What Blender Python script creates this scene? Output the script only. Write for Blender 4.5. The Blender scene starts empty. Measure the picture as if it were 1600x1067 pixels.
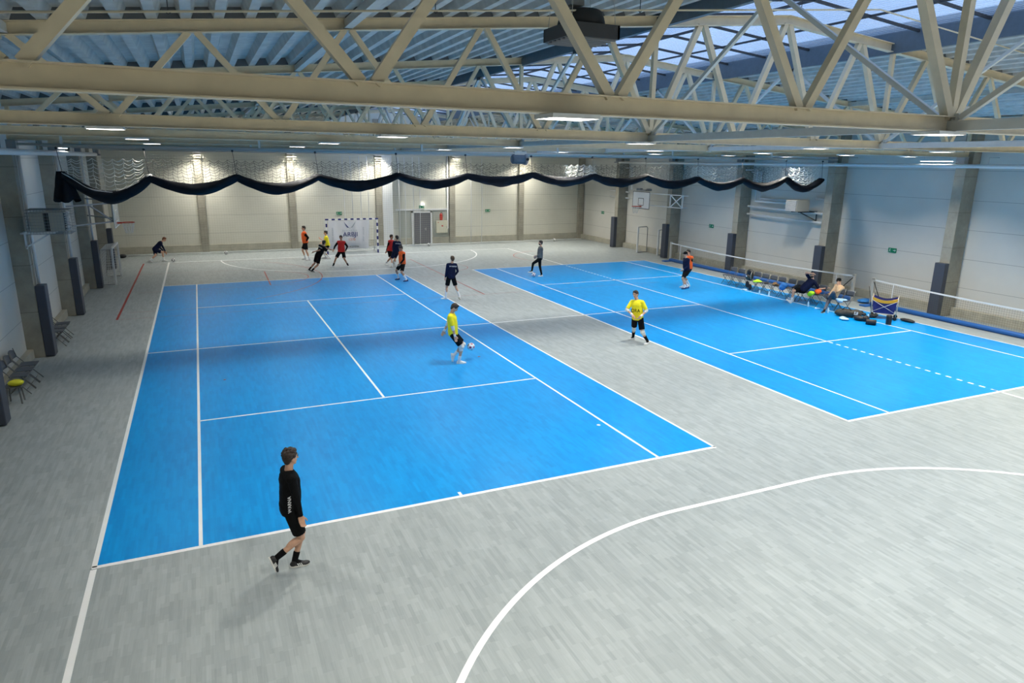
import bpy, math, random
from mathutils import Vector, Matrix, Euler
random.seed(7)
SC = bpy.context.scene
COL = SC.collection
PI = math.pi

# ------------------------------------------------------------------ camera
cam_data = bpy.data.cameras.new('camera')
cam = bpy.data.objects.new('camera', cam_data)
COL.objects.link(cam)
SC.camera = cam
cam_data.sensor_fit = 'HORIZONTAL'
cam_data.sensor_width = 36.0
cam_data.lens = 36.0 * 1065.87 / 1600.0
cam_data.clip_start = 0.05
cam_data.clip_end = 400
CAM = Vector((1.8197, -10.0819, 5.5857))
yaw, pitch, roll = 0.4257, 0.2573, 0.0138
fwd = Vector((math.sin(yaw)*math.cos(pitch), math.cos(yaw)*math.cos(pitch), -math.sin(pitch)))
rgt = Vector((math.cos(yaw), -math.sin(yaw), 0))
upv = rgt.cross(fwd)
r2 = math.cos(roll)*rgt + math.sin(roll)*upv
u2 = -math.sin(roll)*rgt + math.cos(roll)*upv
m = Matrix((r2, u2, -fwd)).transposed().to_4x4()
m.translation = CAM
cam.matrix_world = m

# ------------------------------------------------------------------ world: dusk sky seen through the roof light
w = bpy.data.worlds.new('world')
SC.world = w
w.use_nodes = True
nt = w.node_tree
bg = nt.nodes['Background']
tc = nt.nodes.new('ShaderNodeTexCoord')
no = nt.nodes.new('ShaderNodeTexNoise'); no.inputs['Scale'].default_value = 2.2; no.inputs['Detail'].default_value = 5
cr = nt.nodes.new('ShaderNodeValToRGB')
cr.color_ramp.elements[0].position = .35; cr.color_ramp.elements[0].color = (.17, .27, .46, 1)
cr.color_ramp.elements[1].position = .62; cr.color_ramp.elements[1].color = (.40, .53, .74, 1)
nt.links.new(tc.outputs['Generated'], no.inputs['Vector'])
nt.links.new(no.outputs['Fac'], cr.inputs['Fac'])
nt.links.new(cr.outputs['Color'], bg.inputs['Color'])
bg.inputs['Strength'].default_value = .95

# ------------------------------------------------------------------ view
vs = SC.view_settings
vs.view_transform = 'Standard'
vs.look = 'None'
vs.gamma = 1
vs.use_curve_mapping = False
vs.exposure = 0.9
SC.cycles.use_denoising = True
SC.cycles.use_light_tree = True
SC.cycles.max_bounces = 6
SC.cycles.diffuse_bounces = 3
SC.cycles.glossy_bounces = 3
SC.cycles.transparent_max_bounces = 16
SC.cycles.sample_clamp_indirect = 6
SC.cycles.caustics_reflective = False
SC.cycles.caustics_refractive = False

# ------------------------------------------------------------------ lights: the luminaires' own light (their bodies come further down)
ROWS = [-16.3, -10.5, -4.75, 1.05, 6.85, 12.5, 18.45, 24.25, 30.05, 34.9]
COLS = [.75, 4.72, 9.45, 13.9, 18.0, 21.6, 24.7]
LAMP_W = 54.0
LAMP_SPREAD = math.radians(128)
BACKX = [1.94, 7.2, 12.55, 17.9, 23.2]
lamp_spots = [(x, y, 5.962 if y != 34.9 else 5.9) for y in ROWS for x in (COLS if y != 34.9 else BACKX)]
ROWPOWER = {-16.3: 1.2, -10.5: 1.3, -4.75: 1.2, 1.05: 1.05, 6.85: .95, 12.5: .85, 18.45: .72, 24.25: .15, 30.05: .82, 34.9: 1.1}
for i, (x, y, z) in enumerate(lamp_spots):
    ld = bpy.data.lights.new('luminaire_light', 'AREA')
    ld.shape = 'RECTANGLE'; ld.size = .42; ld.size_y = .30
    ld.energy = LAMP_W*ROWPOWER[y]*(1.0 if y == 34.9 else .38 if x < 2 else .8 if x < 5 else 1.0 if x < 24 else 1.6)
    ld.color = (1.0, .95, .84)
    ld.spread = LAMP_SPREAD
    o = bpy.data.objects.new('luminaire_light', ld)
    COL.objects.link(o)
    o.location = (x, y, z - .032)

# ------------------------------------------------------------------ helpers
def link(o, parent=None):
    COL.objects.link(o)
    if parent is not None:
        o.parent = parent
    return o

def tag(o, label=None, cat=None, group=None, kind=None):
    if label: o['label'] = label
    if cat: o['category'] = cat
    if group: o['group'] = group
    if kind: o['kind'] = kind
    return o

def empty(name, loc=(0, 0, 0), rz=0.0):
    o = bpy.data.objects.new(name, None)
    COL.objects.link(o)
    o.empty_display_size = .2
    o.location = loc
    o.rotation_euler = (0, 0, rz)
    return o

def copy_tree(o, parent=None):
    c = o.copy()
    COL.objects.link(c)
    c.parent = parent
    for ch in list(o.children):
        copy_tree(ch, c)
    return c

class MB:
    """collects faces and links them as one mesh object"""
    def __init__(s):
        s.v = []; s.f = []; s.mi = []; s.sm = []; s.cur = 0
    def add(s, vs, fs, smooth=False):
        n = len(s.v)
        s.v += [tuple(a) for a in vs]
        for f in fs:
            s.f.append(tuple(n + i for i in f)); s.mi.append(s.cur); s.sm.append(smooth)
        return s
    def box(s, x0, x1, y0, y1, z0, z1):
        v = [(x, y, z) for z in (z0, z1) for y in (y0, y1) for x in (x0, x1)]
        return s.add(v, [(0, 2, 3, 1), (4, 5, 7, 6), (0, 1, 5, 4), (2, 6, 7, 3), (0, 4, 6, 2), (1, 3, 7, 5)])
    def obox(s, c, ax, ay, az, hx, hy, hz):
        c = Vector(c); v = []
        for k in (-1, 1):
            for j in (-1, 1):
                for i in (-1, 1):
                    v.append(c + ax*hx*i + ay*hy*j + az*hz*k)
        return s.add(v, [(0, 2, 3, 1), (4, 5, 7, 6), (0, 1, 5, 4), (2, 6, 7, 3), (0, 4, 6, 2), (1, 3, 7, 5)])
    def bar(s, a, b, w_, h_, ref=(0, 0, 1)):
        """rectangular section bar; h_ is measured along ref"""
        a = Vector(a); b = Vector(b); d = (b - a); L = d.length; d = d / L
        r = Vector(ref)
        sx = d.cross(r)
        if sx.length < 1e-4: sx = d.cross(Vector((0, 1, 0)))
        sx.normalize(); u = sx.cross(d).normalized()
        return s.obox((a + b)/2, d, sx, u, L/2, w_/2, h_/2)
    def tube(s, pts, r, n=8, caps=True, closed=False):
        pts = [Vector(p) for p in pts]
        rs = r if isinstance(r, (list, tuple)) else [r]*len(pts)
        N = len(pts); rings = []
        prev = None
        for i in range(N):
            if closed: d = pts[(i+1) % N] - pts[i-1]
            else: d = pts[min(i+1, N-1)] - pts[max(i-1, 0)]
            if d.length < 1e-9: d = Vector((0, 0, 1))
            d.normalize()
            if prev is None:
                a = d.cross(Vector((0, 0, 1)))
                if a.length < 1e-3: a = d.cross(Vector((0, 1, 0)))
            else:
                a = prev - d*prev.dot(d)
                if a.length < 1e-6: a = d.cross(Vector((0, 0, 1)))
            a.normalize(); b = d.cross(a); prev = a
            rings.append([pts[i] + (a*math.cos(2*PI*k/n) + b*math.sin(2*PI*k/n))*rs[i] for k in range(n)])
        vs_ = [p for ring in rings for p in ring]; fs = []
        M = N if closed else N-1
        for i in range(M):
            j = (i+1) % N
            for k in range(n):
                k2 = (k+1) % n
                fs.append((i*n+k, i*n+k2, j*n+k2, j*n+k))
        if caps and not closed:
            fs.append(tuple(range(n-1, -1, -1))); fs.append(tuple((N-1)*n + k for k in range(n)))
        return s.add(vs_, fs, True)
    def lathe(s, prof, c=(0, 0, 0), n=24, axis='z', smooth=True):
        vs_ = []; fs = []
        for (r, z) in prof:
            for k in range(n):
                a = 2*PI*k/n
                p = (r*math.cos(a), r*math.sin(a), z)
                if axis == 'x': p = (z, r*math.cos(a), r*math.sin(a))
                if axis == 'y': p = (r*math.cos(a), z, r*math.sin(a))
                vs_.append((c[0]+p[0], c[1]+p[1], c[2]+p[2]))
        for i in range(len(prof)-1):
            for k in range(n):
                k2 = (k+1) % n
                fs.append((i*n+k, i*n+k2, (i+1)*n+k2, (i+1)*n+k))
        fs.append(tuple(range(n-1, -1, -1))); fs.append(tuple((len(prof)-1)*n + k for k in range(n)))
        return s.add(vs_, fs, smooth)
    def ball(s, c, rx, ry=None, rz=None, nu=16, nv=10, rot=None):
        ry = rx if ry is None else ry; rz = rx if rz is None else rz
        vs_ = []; fs = []
        for j in range(nv+1):
            t = PI*j/nv
            for i in range(nu):
                a = 2*PI*i/nu
                p = Vector((rx*math.sin(t)*math.cos(a), ry*math.sin(t)*math.sin(a), rz*math.cos(t)))
                if rot is not None: p = rot @ p
                vs_.append(Vector(c) + p)
        for j in range(nv):
            for i in range(nu):
                i2 = (i+1) % nu
                fs.append((j*nu+i, (j+1)*nu+i, (j+1)*nu+i2, j*nu+i2))
        return s.add(vs_, fs, True)
    def prism(s, poly, z0, z1):
        """vertical prism over an xy polygon"""
        n = len(poly)
        v = [(p[0], p[1], z0) for p in poly] + [(p[0], p[1], z1) for p in poly]
        f = [tuple(range(n-1, -1, -1)), tuple(range(n, 2*n))]
        for i in range(n):
            j = (i+1) % n
            f.append((i, j, n+j, n+i))
        return s.add(v, f)
    def extr(s, prof, axis, a, b, closed=True, smooth=False):
        """profile points (p,q) extruded along x (p=y,q=z) or y (p=x,q=z)"""
        n = len(prof)
        if axis == 'x': v = [(a, p, q) for p, q in prof] + [(b, p, q) for p, q in prof]
        else: v = [(p, a, q) for p, q in prof] + [(p, b, q) for p, q in prof]
        f = []
        for i in range(n if closed else n-1):
            j = (i+1) % n
            f.append((i, j, n+j, n+i))
        if closed:
            f.append(tuple(range(n-1, -1, -1))); f.append(tuple(range(n, 2*n)))
        return s.add(v, f, smooth)
    def build(s, name, mats, parent=None, loc=None, bevel=0.0):
        me = bpy.data.meshes.new(name)
        me.from_pydata(s.v, [], s.f)
        if not isinstance(mats, (list, tuple)): mats = [mats]
        for m_ in mats: me.materials.append(m_)
        me.polygons.foreach_set('material_index', s.mi)
        me.polygons.foreach_set('use_smooth', s.sm)
        me.update()
        o = bpy.data.objects.new(name, me)
        link(o, parent)
        if loc is not None: o.location = loc
        if bevel > 0:
            b = o.modifiers.new('bevel', 'BEVEL'); b.width = bevel; b.segments = 2; b.limit_method = 'ANGLE'
        return o

def struct(name, mb, mat, **k):
    o = mb.build(name, mat, **k)
    o['kind'] = 'structure'
    return o

# ------------------------------------------------------------------ materials
def mat(name, col, rough=.5, metal=0.0, noise=0.0, nscale=8.0, bump=0.0, bscale=60.0, emit=None, estr=0.0, spec=.5, alpha=None, coord='Object'):
    m_ = bpy.data.materials.new(name); m_.use_nodes = True
    t = m_.node_tree; b = t.nodes['Principled BSDF']
    b.inputs['Base Color'].default_value = (*col, 1)
    b.inputs['Roughness'].default_value = rough
    b.inputs['Metallic'].default_value = metal
    b.inputs['Specular IOR Level'].default_value = spec
    tc_ = t.nodes.new('ShaderNodeTexCoord')
    if noise > 0:
        n_ = t.nodes.new('ShaderNodeTexNoise'); n_.inputs['Scale'].default_value = nscale; n_.inputs['Detail'].default_value = 4
        t.links.new(tc_.outputs[coord], n_.inputs['Vector'])
        mx = t.nodes.new('ShaderNodeValToRGB')
        mx.color_ramp.elements[0].position = .3; mx.color_ramp.elements[1].position = .7
        mx.color_ramp.elements[0].color = (*[c*(1-noise) for c in col], 1)
        mx.color_ramp.elements[1].color = (*[min(1, c*(1+noise)) for c in col], 1)
        t.links.new(n_.outputs['Fac'], mx.inputs['Fac'])
        t.links.new(mx.outputs['Color'], b.inputs['Base Color'])
    if bump > 0:
        n2 = t.nodes.new('ShaderNodeTexNoise'); n2.inputs['Scale'].default_value = bscale
        t.links.new(tc_.outputs[coord], n2.inputs['Vector'])
        bp_ = t.nodes.new('ShaderNodeBump'); bp_.inputs['Strength'].default_value = bump; bp_.inputs['Distance'].default_value = .01
        t.links.new(n2.outputs['Fac'], bp_.inputs['Height'])
        t.links.new(bp_.outputs['Normal'], b.inputs['Normal'])
    if emit is not None:
        b.inputs['Emission Color'].default_value = (*emit, 1); b.inputs['Emission Strength'].default_value = estr
    return m_

M = {}
M['steel'] = mat('painted_steel', (.78, .67, .48), .45, noise=.06, nscale=5)
M['steel_pale'] = mat('pale_steel', (.66, .66, .62), .4, noise=.05)
M['bluesteel'] = mat('blue_grey_flashing', (.12, .16, .20), .4, noise=.08)
M['galv'] = mat('galvanised_deck', (.60, .60, .57), .42, metal=.2, noise=.16, nscale=4)
M['galvpipe'] = mat('galvanised_pipe', (.52, .51, .47), .4, metal=.1)
M['white'] = mat('white_paint', (.78, .79, .79), .4)
M['line'] = mat('white_line_paint', (.93, .94, .94), .35, noise=.03, nscale=3)
M['redline'] = mat('red_line_paint', (.42, .05, .04), .4, noise=.15, nscale=6)
M['black'] = mat('black_plastic', (.012, .012, .014), .5)
M['darkgrey'] = mat('dark_grey_metal', (.05, .05, .055), .5)
M['pad'] = mat('grey_blue_padding', (.055, .065, .09), .55, bump=.1, bscale=30)
M['grey'] = mat('mid_grey_metal', (.28, .29, .30), .45)
M['lamp'] = mat('luminaire_panel', (1, 1, 1), .5, emit=(1.0, .96, .88), estr=7.0)
M['green'] = mat('exit_green', (.0, .22, .10), .5)
M['red'] = mat('red_enamel', (.55, .03, .02), .4)

def concrete(name, col, seam=1.0):
    m_ = bpy.data.materials.new(name); m_.use_nodes = True
    t = m_.node_tree; b = t.nodes['Principled BSDF']; b.inputs['Roughness'].default_value = .85
    tc_ = t.nodes.new('ShaderNodeTexCoord')
    n1 = t.nodes.new('ShaderNodeTexNoise'); n1.inputs['Scale'].default_value = 1.7; n1.inputs['Detail'].default_value = 8; n1.inputs['Roughness'].default_value = .65
    t.links.new(tc_.outputs['Object'], n1.inputs['Vector'])
    r = t.nodes.new('ShaderNodeValToRGB')
    r.color_ramp.elements[0].position = .25; r.color_ramp.elements[0].color = (*[c*.72 for c in col], 1)
    r.color_ramp.elements[1].position = .75; r.color_ramp.elements[1].color = (*[c*1.18 for c in col], 1)
    t.links.new(n1.outputs['Fac'], r.inputs['Fac'])
    # formwork joints and tie holes
    sx = t.nodes.new('ShaderNodeSeparateXYZ'); t.links.new(tc_.outputs['Object'], sx.inputs[0])
    md = t.nodes.new('ShaderNodeMath'); md.operation = 'PINGPONG'; md.inputs[1].default_value = .66; t.links.new(sx.outputs['Z'], md.inputs[0])
    lt = t.nodes.new('ShaderNodeMath'); lt.operation = 'LESS_THAN'; lt.inputs[1].default_value = .008; t.links.new(md.outputs[0], lt.inputs[0])
    mx = t.nodes.new('ShaderNodeMix'); mx.data_type = 'RGBA'
    t.links.new(lt.outputs[0], mx.inputs['Factor']); t.links.new(r.outputs['Color'], mx.inputs['A']); mx.inputs['B'].default_value = (*[c*.55 for c in col], 1)
    t.links.new(mx.outputs['Result'], b.inputs['Base Color'])
    bp_ = t.nodes.new('ShaderNodeBump'); bp_.inputs['Strength'].default_value = .25; bp_.inputs['Distance'].default_value = .01
    t.links.new(n1.outputs['Fac'], bp_.inputs['Height']); t.links.new(bp_.outputs['Normal'], b.inputs['Normal'])
    return m_
M['concrete'] = concrete('cast_concrete', (.36, .34, .28))
M['plinth'] = concrete('plinth_concrete', (.46, .44, .36))

def wall_panel(name, col, along):
    """sandwich panels: shallow joints every metre up the wall, fine micro-ribs"""
    m_ = bpy.data.materials.new(name); m_.use_nodes = True
    t = m_.node_tree; b = t.nodes['Principled BSDF']; b.inputs['Roughness'].default_value = .55
    tc_ = t.nodes.new('ShaderNodeTexCoord')
    sx = t.nodes.new('ShaderNodeSeparateXYZ'); t.links.new(tc_.outputs['Object'], sx.inputs[0])
    md = t.nodes.new('ShaderNodeMath'); md.operation = 'PINGPONG'; md.inputs[1].default_value = .55; t.links.new(sx.outputs['Z'], md.inputs[0])
    lt = t.nodes.new('ShaderNodeMath'); lt.operation = 'LESS_THAN'; lt.inputs[1].default_value = .007; t.links.new(md.outputs[0], lt.inputs[0])
    n1 = t.nodes.new('ShaderNodeTexNoise'); n1.inputs['Scale'].default_value = .8; n1.inputs['Detail'].default_value = 3
    t.links.new(tc_.outputs['Object'], n1.inputs['Vector'])
    r = t.nodes.new('ShaderNodeValToRGB')
    r.color_ramp.elements[0].position = .3; r.color_ramp.elements[0].color = (*[c*.95 for c in col], 1)
    r.color_ramp.elements[1].position = .7; r.color_ramp.elements[1].color = (*[c*1.03 for c in col], 1)
    t.links.new(n1.outputs['Fac'], r.inputs['Fac'])
    mx = t.nodes.new('ShaderNodeMix'); mx.data_type = 'RGBA'
    t.links.new(lt.outputs[0], mx.inputs['Factor']); t.links.new(r.outputs['Color'], mx.inputs['A']); mx.inputs['B'].default_value = (*[c*.5 for c in col], 1)
    t.links.new(mx.outputs['Result'], b.inputs['Base Color'])
    wv = t.nodes.new('ShaderNodeTexWave'); wv.bands_direction = 'Z'; wv.inputs['Scale'].default_value = 10
    t.links.new(tc_.outputs['Object'], wv.inputs['Vector'])
    bp_ = t.nodes.new('ShaderNodeBump'); bp_.inputs['Strength'].default_value = .12; bp_.inputs['Distance'].default_value = .004
    t.links.new(wv.outputs['Fac'], bp_.inputs['Height']); t.links.new(bp_.outputs['Normal'], b.inputs['Normal'])
    return m_
M['panel'] = wall_panel('wall_panel', (.70, .685, .63), 'y')
M['panel_warm_lit'] = wall_panel('warm_lit_wall_panel', (.70, .69, .60), 'x')  # back wall copy of the panel, warm lamp light put into its colour

def floor_mat(name, base, var, rough, speck):
    """sports vinyl printed with short staggered strips laid along the hall"""
    m_ = bpy.data.materials.new(name); m_.use_nodes = True
    t = m_.node_tree; b = t.nodes['Principled BSDF']
    tc_ = t.nodes.new('ShaderNodeTexCoord')
    mp = t.nodes.new('ShaderNodeMapping'); mp.inputs['Rotation'].default_value = (0, 0, PI/2)
    t.links.new(tc_.outputs['Object'], mp.inputs['Vector'])
    br = t.nodes.new('ShaderNodeTexBrick')
    br.inputs['Scale'].default_value = 1.0; br.inputs['Brick Width'].default_value = .42; br.inputs['Row Height'].default_value = .052
    br.inputs['Mortar Size'].default_value = 0.0; br.inputs['Bias'].default_value = 0.0
    br.offset = .37; br.offset_frequency = 2
    br.inputs['Color1'].default_value = (0, 0, 0, 1); br.inputs['Color2'].default_value = (1, 1, 1, 1)
    t.links.new(mp.outputs[0], br.inputs['Vector'])
    br2 = t.nodes.new('ShaderNodeTexBrick')
    br2.inputs['Scale'].default_value = 1.0; br2.inputs['Brick Width'].default_value = .27; br2.inputs['Row Height'].default_value = .124
    br2.inputs['Mortar Size'].default_value = 0.0; br2.offset = .61; br2.offset_frequency = 3
    br2.inputs['Color1'].default_value = (0, 0, 0, 1); br2.inputs['Color2'].default_value = (1, 1, 1, 1)
    t.links.new(mp.outputs[0], br2.inputs['Vector'])
    n1 = t.nodes.new('ShaderNodeTexNoise'); n1.inputs['Scale'].default_value = 1.0; n1.inputs['Detail'].default_value = 3
    mp2 = t.nodes.new('ShaderNodeMapping'); mp2.inputs['Scale'].default_value = (40, 3.0, 1)
    t.links.new(tc_.outputs['Object'], mp2.inputs['Vector']); t.links.new(mp2.outputs[0], n1.inputs['Vector'])
    a = t.nodes.new('ShaderNodeMath'); a.operation = 'MULTIPLY_ADD'; a.inputs[1].default_value = .4
    t.links.new(br.outputs['Color'], a.inputs[0])
    a2 = t.nodes.new('ShaderNodeMath'); a2.operation = 'MULTIPLY_ADD'; a2.inputs[1].default_value = .25; a2.inputs[2].default_value = 0
    t.links.new(br2.outputs['Color'], a2.inputs[0])
    t.links.new(a2.outputs[0], a.inputs[2])
    a3 = t.nodes.new('ShaderNodeMath'); a3.operation = 'MULTIPLY_ADD'; a3.inputs[1].default_value = .5
    t.links.new(n1.outputs['Fac'], a3.inputs[0]); t.links.new(a.outputs[0], a3.inputs[2])
    r = t.nodes.new('ShaderNodeValToRGB')
    r.color_ramp.elements[0].position = .1; r.color_ramp.elements[0].color = (*[c*(1-v) for c, v in zip(base, var)], 1)
    r.color_ramp.elements[1].position = .95; r.color_ramp.elements[1].color = (*[min(1, c*(1+v)) for c, v in zip(base, var)], 1)
    t.links.new(a3.outputs[0], r.inputs['Fac'])
    t.links.new(r.outputs['Color'], b.inputs['Base Color'])
    b.inputs['Roughness'].default_value = rough
    b.inputs['Specular IOR Level'].default_value = .3
    return m_
M['floor'] = floor_mat('grey_sports_floor', (.36, .40, .405), (.20, .19, .185), .42, 0)
M['blue'] = floor_mat('blue_court_floor', (.0, .295, .76), (.5, .17, .10), .36, 0)
# ------------------------------------------------------------------ floor and its markings
XL, XR, YB, YF = -3.02, 28.45, 36.0, -17.5      # wall planes
CW, CL, X2 = 10.97, 23.77, 14.797
struct('floor', MB().box(XL-.3, XR+.3, YF-.3, YB+.3, -.2, 0), M['floor'])
for x0 in (0, X2):
    struct('court_floor', MB().box(x0, x0+CW, 0, CL, 0, .002), M['blue'])
LW = .055
def vline(mb, x, y0, y1, w_=LW, z=.004): mb.box(x-w_/2, x+w_/2, y0, y1, 0.0005, z)
def hline(mb, y, x0, x1, w_=LW, z=.004): mb.box(x0, x1, y-w_/2, y+w_/2, 0.0005, z)
for x0 in (0, X2):
    c = MB()
    hline(c, 0, x0-LW/2, x0+CW+LW/2, .075); hline(c, CL, x0-LW/2, x0+CW+LW/2)
    vline(c, x0, 0, CL, .07); vline(c, x0+CW, 0, CL)
    vline(c, x0+1.37, .03, CL-.03); vline(c, x0+CW-1.37, .03, CL-.03)
    for y in (5.485, 18.285): hline(c, y, x0+1.37, x0+CW-1.37)
    if x0 == 0: vline(c, x0+CW/2, 5.485, 18.285)
    else: vline(c, x0+CW/2, 5.485, 18.285)
    vline(c, x0+CW/2, .03, .16)
    struct('floor_marking', c, M['line'])
# five-a-side pitch
def arc_pts(cx, cy, r, a0, a1, n=40): return [(cx + r*math.cos(math.radians(a0+(a1-a0)*i/n)), cy + r*math.sin(math.radians(a0+(a1-a0)*i/n))) for i in range(n+1)]
def ribbon(mb, pts, w_, z=.004):
    n = len(pts); L = []; R_ = []
    for i in range(n):
        a = Vector(pts[max(i-1, 0)]); b = Vector(pts[min(i+1, n-1)]); d = (b-a).normalized(); q = Vector((-d.y, d.x))
        p = Vector(pts[i]); L.append(p + q*w_/2); R_.append(p - q*w_/2)
    v = [(p.x, p.y, z) for p in L] + [(p.x, p.y, z) for p in R_]
    mb.add(v, [(n+i, n+i+1, i+1, i) for i in range(n-1)])
SLX, GY, GY0 = X2 + CW/2, 31.6, -7.85
f = MB()
vline(f, 0, -.06-8, -.06, .08); vline(f, 0, CL+.03, GY, .08)
hline(f, GY, 0, SLX, .08)
hline(f, 11.885, 0, SLX, .06)
vline(f, SLX, CL+.04, GY, .08); vline(f, SLX, -8, -.07, .08)
y = CL - .35
while y > 18.35:
    vline(f, SLX, max(y-.15, 18.32), y, .07); y -= .305
y = 5.40
while y > .15:
    vline(f, SLX, max(y-.15, .05), y, .07); y -= .305
ribbon(f, arc_pts(8.64, GY, 6.0, 180, 270), .08); ribbon(f, [(8.64, GY-6), (11.64, GY-6)], .08); ribbon(f, arc_pts(11.64, GY, 6.0, 270, 360), .08)
ribbon(f, arc_pts(8.64, GY0, 6.0, 90, 180), .09); ribbon(f, [(8.64, GY0+6), (11.64, GY0+6)], .09); ribbon(f, arc_pts(11.64, GY0, 6.0, 0, 90), .09)
struct('floor_marking', f, M['line'])
rl = MB()
ribbon(rl, [(-1.22, 31.55), (-1.22, 17.05)], .08, .0035)
for yy, x0, x1, ww in ((17.05, -1.18, 22, .022), (18.2, -.9, 9.5, .022), (22.4, -.9, 15, .02), (27.6, -1.2, 12, .02), (31.0, -1.2, 14, .02)):
    ribbon(rl, [(x0, yy), (x1, yy)], ww, .0032)
ribbon(rl, [(4.53, 26.7), (4.45, 22.5)], .06, .0035)
ribbon(rl, [(12.77, 28.7), (12.77, 17.05)], .05, .0035)
ribbon(rl, arc_pts(.5, 25.2, 6.6, -62, 50), .045, .0035)
ribbon(rl, arc_pts(4.5, 24.6, 1.9, -75, 75), .045, .0035)
ribbon(rl, arc_pts(13.6, 25.0, 1.3, -70, 70), .04, .0035)
ribbon(rl, arc_pts(21.6, 27.2, 2.6, 90, 215), .05, .0035)
struct('floor_marking', rl, M['redline'])

# ------------------------------------------------------------------ walls
struct('wall_left', MB().box(XL-.25, XL, YF, YB, 0, 7.2), M['panel'])
struct('wall_right', MB().box(XR, XR+.25, YF, YB, 0, 7.2), M['panel'])
ZR = lambda x: 8.36 + .10 - .095*abs(x-12.8)      # top of the roof steel
def gable(y0, y1):
    g = MB(); poly = [(XL-.25, 0), (XR+.25, 0), (XR+.25, ZR(XR)+.2), (12.8, ZR(12.8)+.2), (XL-.25, ZR(XL)+.2)]
    n = 5; v = [(x, y0, z) for x, z in poly] + [(x, y1, z) for x, z in poly]
    g.add(v, [tuple(range(n)), tuple(range(2*n-1, n-1, -1))] + [(i, n+i, n+(i+1) % n, (i+1) % n) for i in range(n)])
    return g
struct('wall_back', gable(YB, YB+.25), M['panel_warm_lit'])
struct('wall_front', gable(YF-.25, YF), M['panel'])
# concrete plinths
p = MB()
p.box(XL, -2.86, YF, YB, 0, .26); struct('baseboard_left', p, M['plinth'], bevel=.01)
p = MB(); p.box(28.22, XR, YF, YB-.2, 0, .32); struct('baseboard_right', p, M['plinth'], bevel=.01)
p = MB(); p.box(XL, 15.0, YB-.12, YB, 0, .42); p.box(16.45, XR, YB-.12, YB, 0, .42); struct('baseboard_back', p, M['plinth'], bevel=.01)

GRID = [-10.5, -4.7, 1.1, 6.9, 12.7, 18.5, 24.3, 30.1]
def column(x, y, side, names):
    o = empty('concrete_column', (x, y, 0))
    o['kind'] = 'structure'
    sg = 1 if side == 'L' else -1
    d = .46 if side == 'L' else .74
    MB().box(min(0, -sg*d), max(0, -sg*d), -.2, .2, 0, 5.62).build('shaft', M['concrete'], o, bevel=.012)
    h = MB(); h.box(-.18, .18, -.26, .26, 5.62, 5.70); h.box(-.11, .11, -.16, .16, 5.70, 5.98)
    h.build('bearing_plate', M['grey'], o)
    h = MB(); h.box(min(-sg*d, -sg*.30), max(-sg*d, -sg*.3), -.2, .2, 5.62, 7.0); h.build('upstand', M['concrete'], o)
    return o
for y in GRID:
    column(-2.6, y, 'L', None)
    column(27.7, y, 'R', None)
for x in (1.94, 7.2, 12.75, 17.9, 23.2, 28.2):
    o = empty('concrete_column', (x, YB, 0)); o['kind'] = 'structure'
    MB().box(-.2, .2, -.28, 0, 0, ZR(x)-.3).build('shaft', M['concrete'], o, bevel=.012)

# ------------------------------------------------------------------ roof
def roof_deck(x0, x1, name):
    """trapezoidal steel decking, ribs running the length of the hall"""
    prof = []; pitch = .42; x = x0
    sgn = 1
    while x < x1 - 1e-6:
        xx = [x, x+.13, x+.19, x+.36]
        hh = [0, 0, .145, .145]
        for a, h in zip(xx, hh):
            if a <= x1: prof.append((a, ZR(a) + .005 + h))
        x += pitch
    prof.append((x1, ZR(x1) + .005))
    m2 = MB()
    n = len(prof)
    up = [(a, b+.25) for a, b in reversed(prof)]
    m2.extr(prof, 'y', YF, YB, closed=False)
    m2.cur = 1                                    # dark foam closures in the ribs over every truss
    x = x0
    while x + pitch < x1:
        for yg in GRID[1:]:
            q = [(x+.13, yg-.07, ZR(x+.13)), (x+.42, yg-.07, ZR(x+.42)), (x+.36, yg-.07, ZR(x+.36)+.148), (x+.19, yg-.07, ZR(x+.19)+.148)]
            m2.add(q, [(0, 1, 2, 3)])
        x += pitch
    o = struct(name, m2, [M['galv'], mat('grey_foam_closure', (.12, .13, .14), .8)])
    cover = MB().extr([(x0, ZR(x0)+.17), (x1, ZR(x1)+.17), (x1, ZR(x1)+.4), (x0, ZR(x0)+.4)], 'y', YF, YB)
    cover.build('roof_insulation', M['grey'], o)
    return o
SL0, SL1 = 9.72, 15.88
roof_deck(XL-.2, SL0, 'ceiling')
roof_deck(SL1, XR+.2, 'ceiling')

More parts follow.
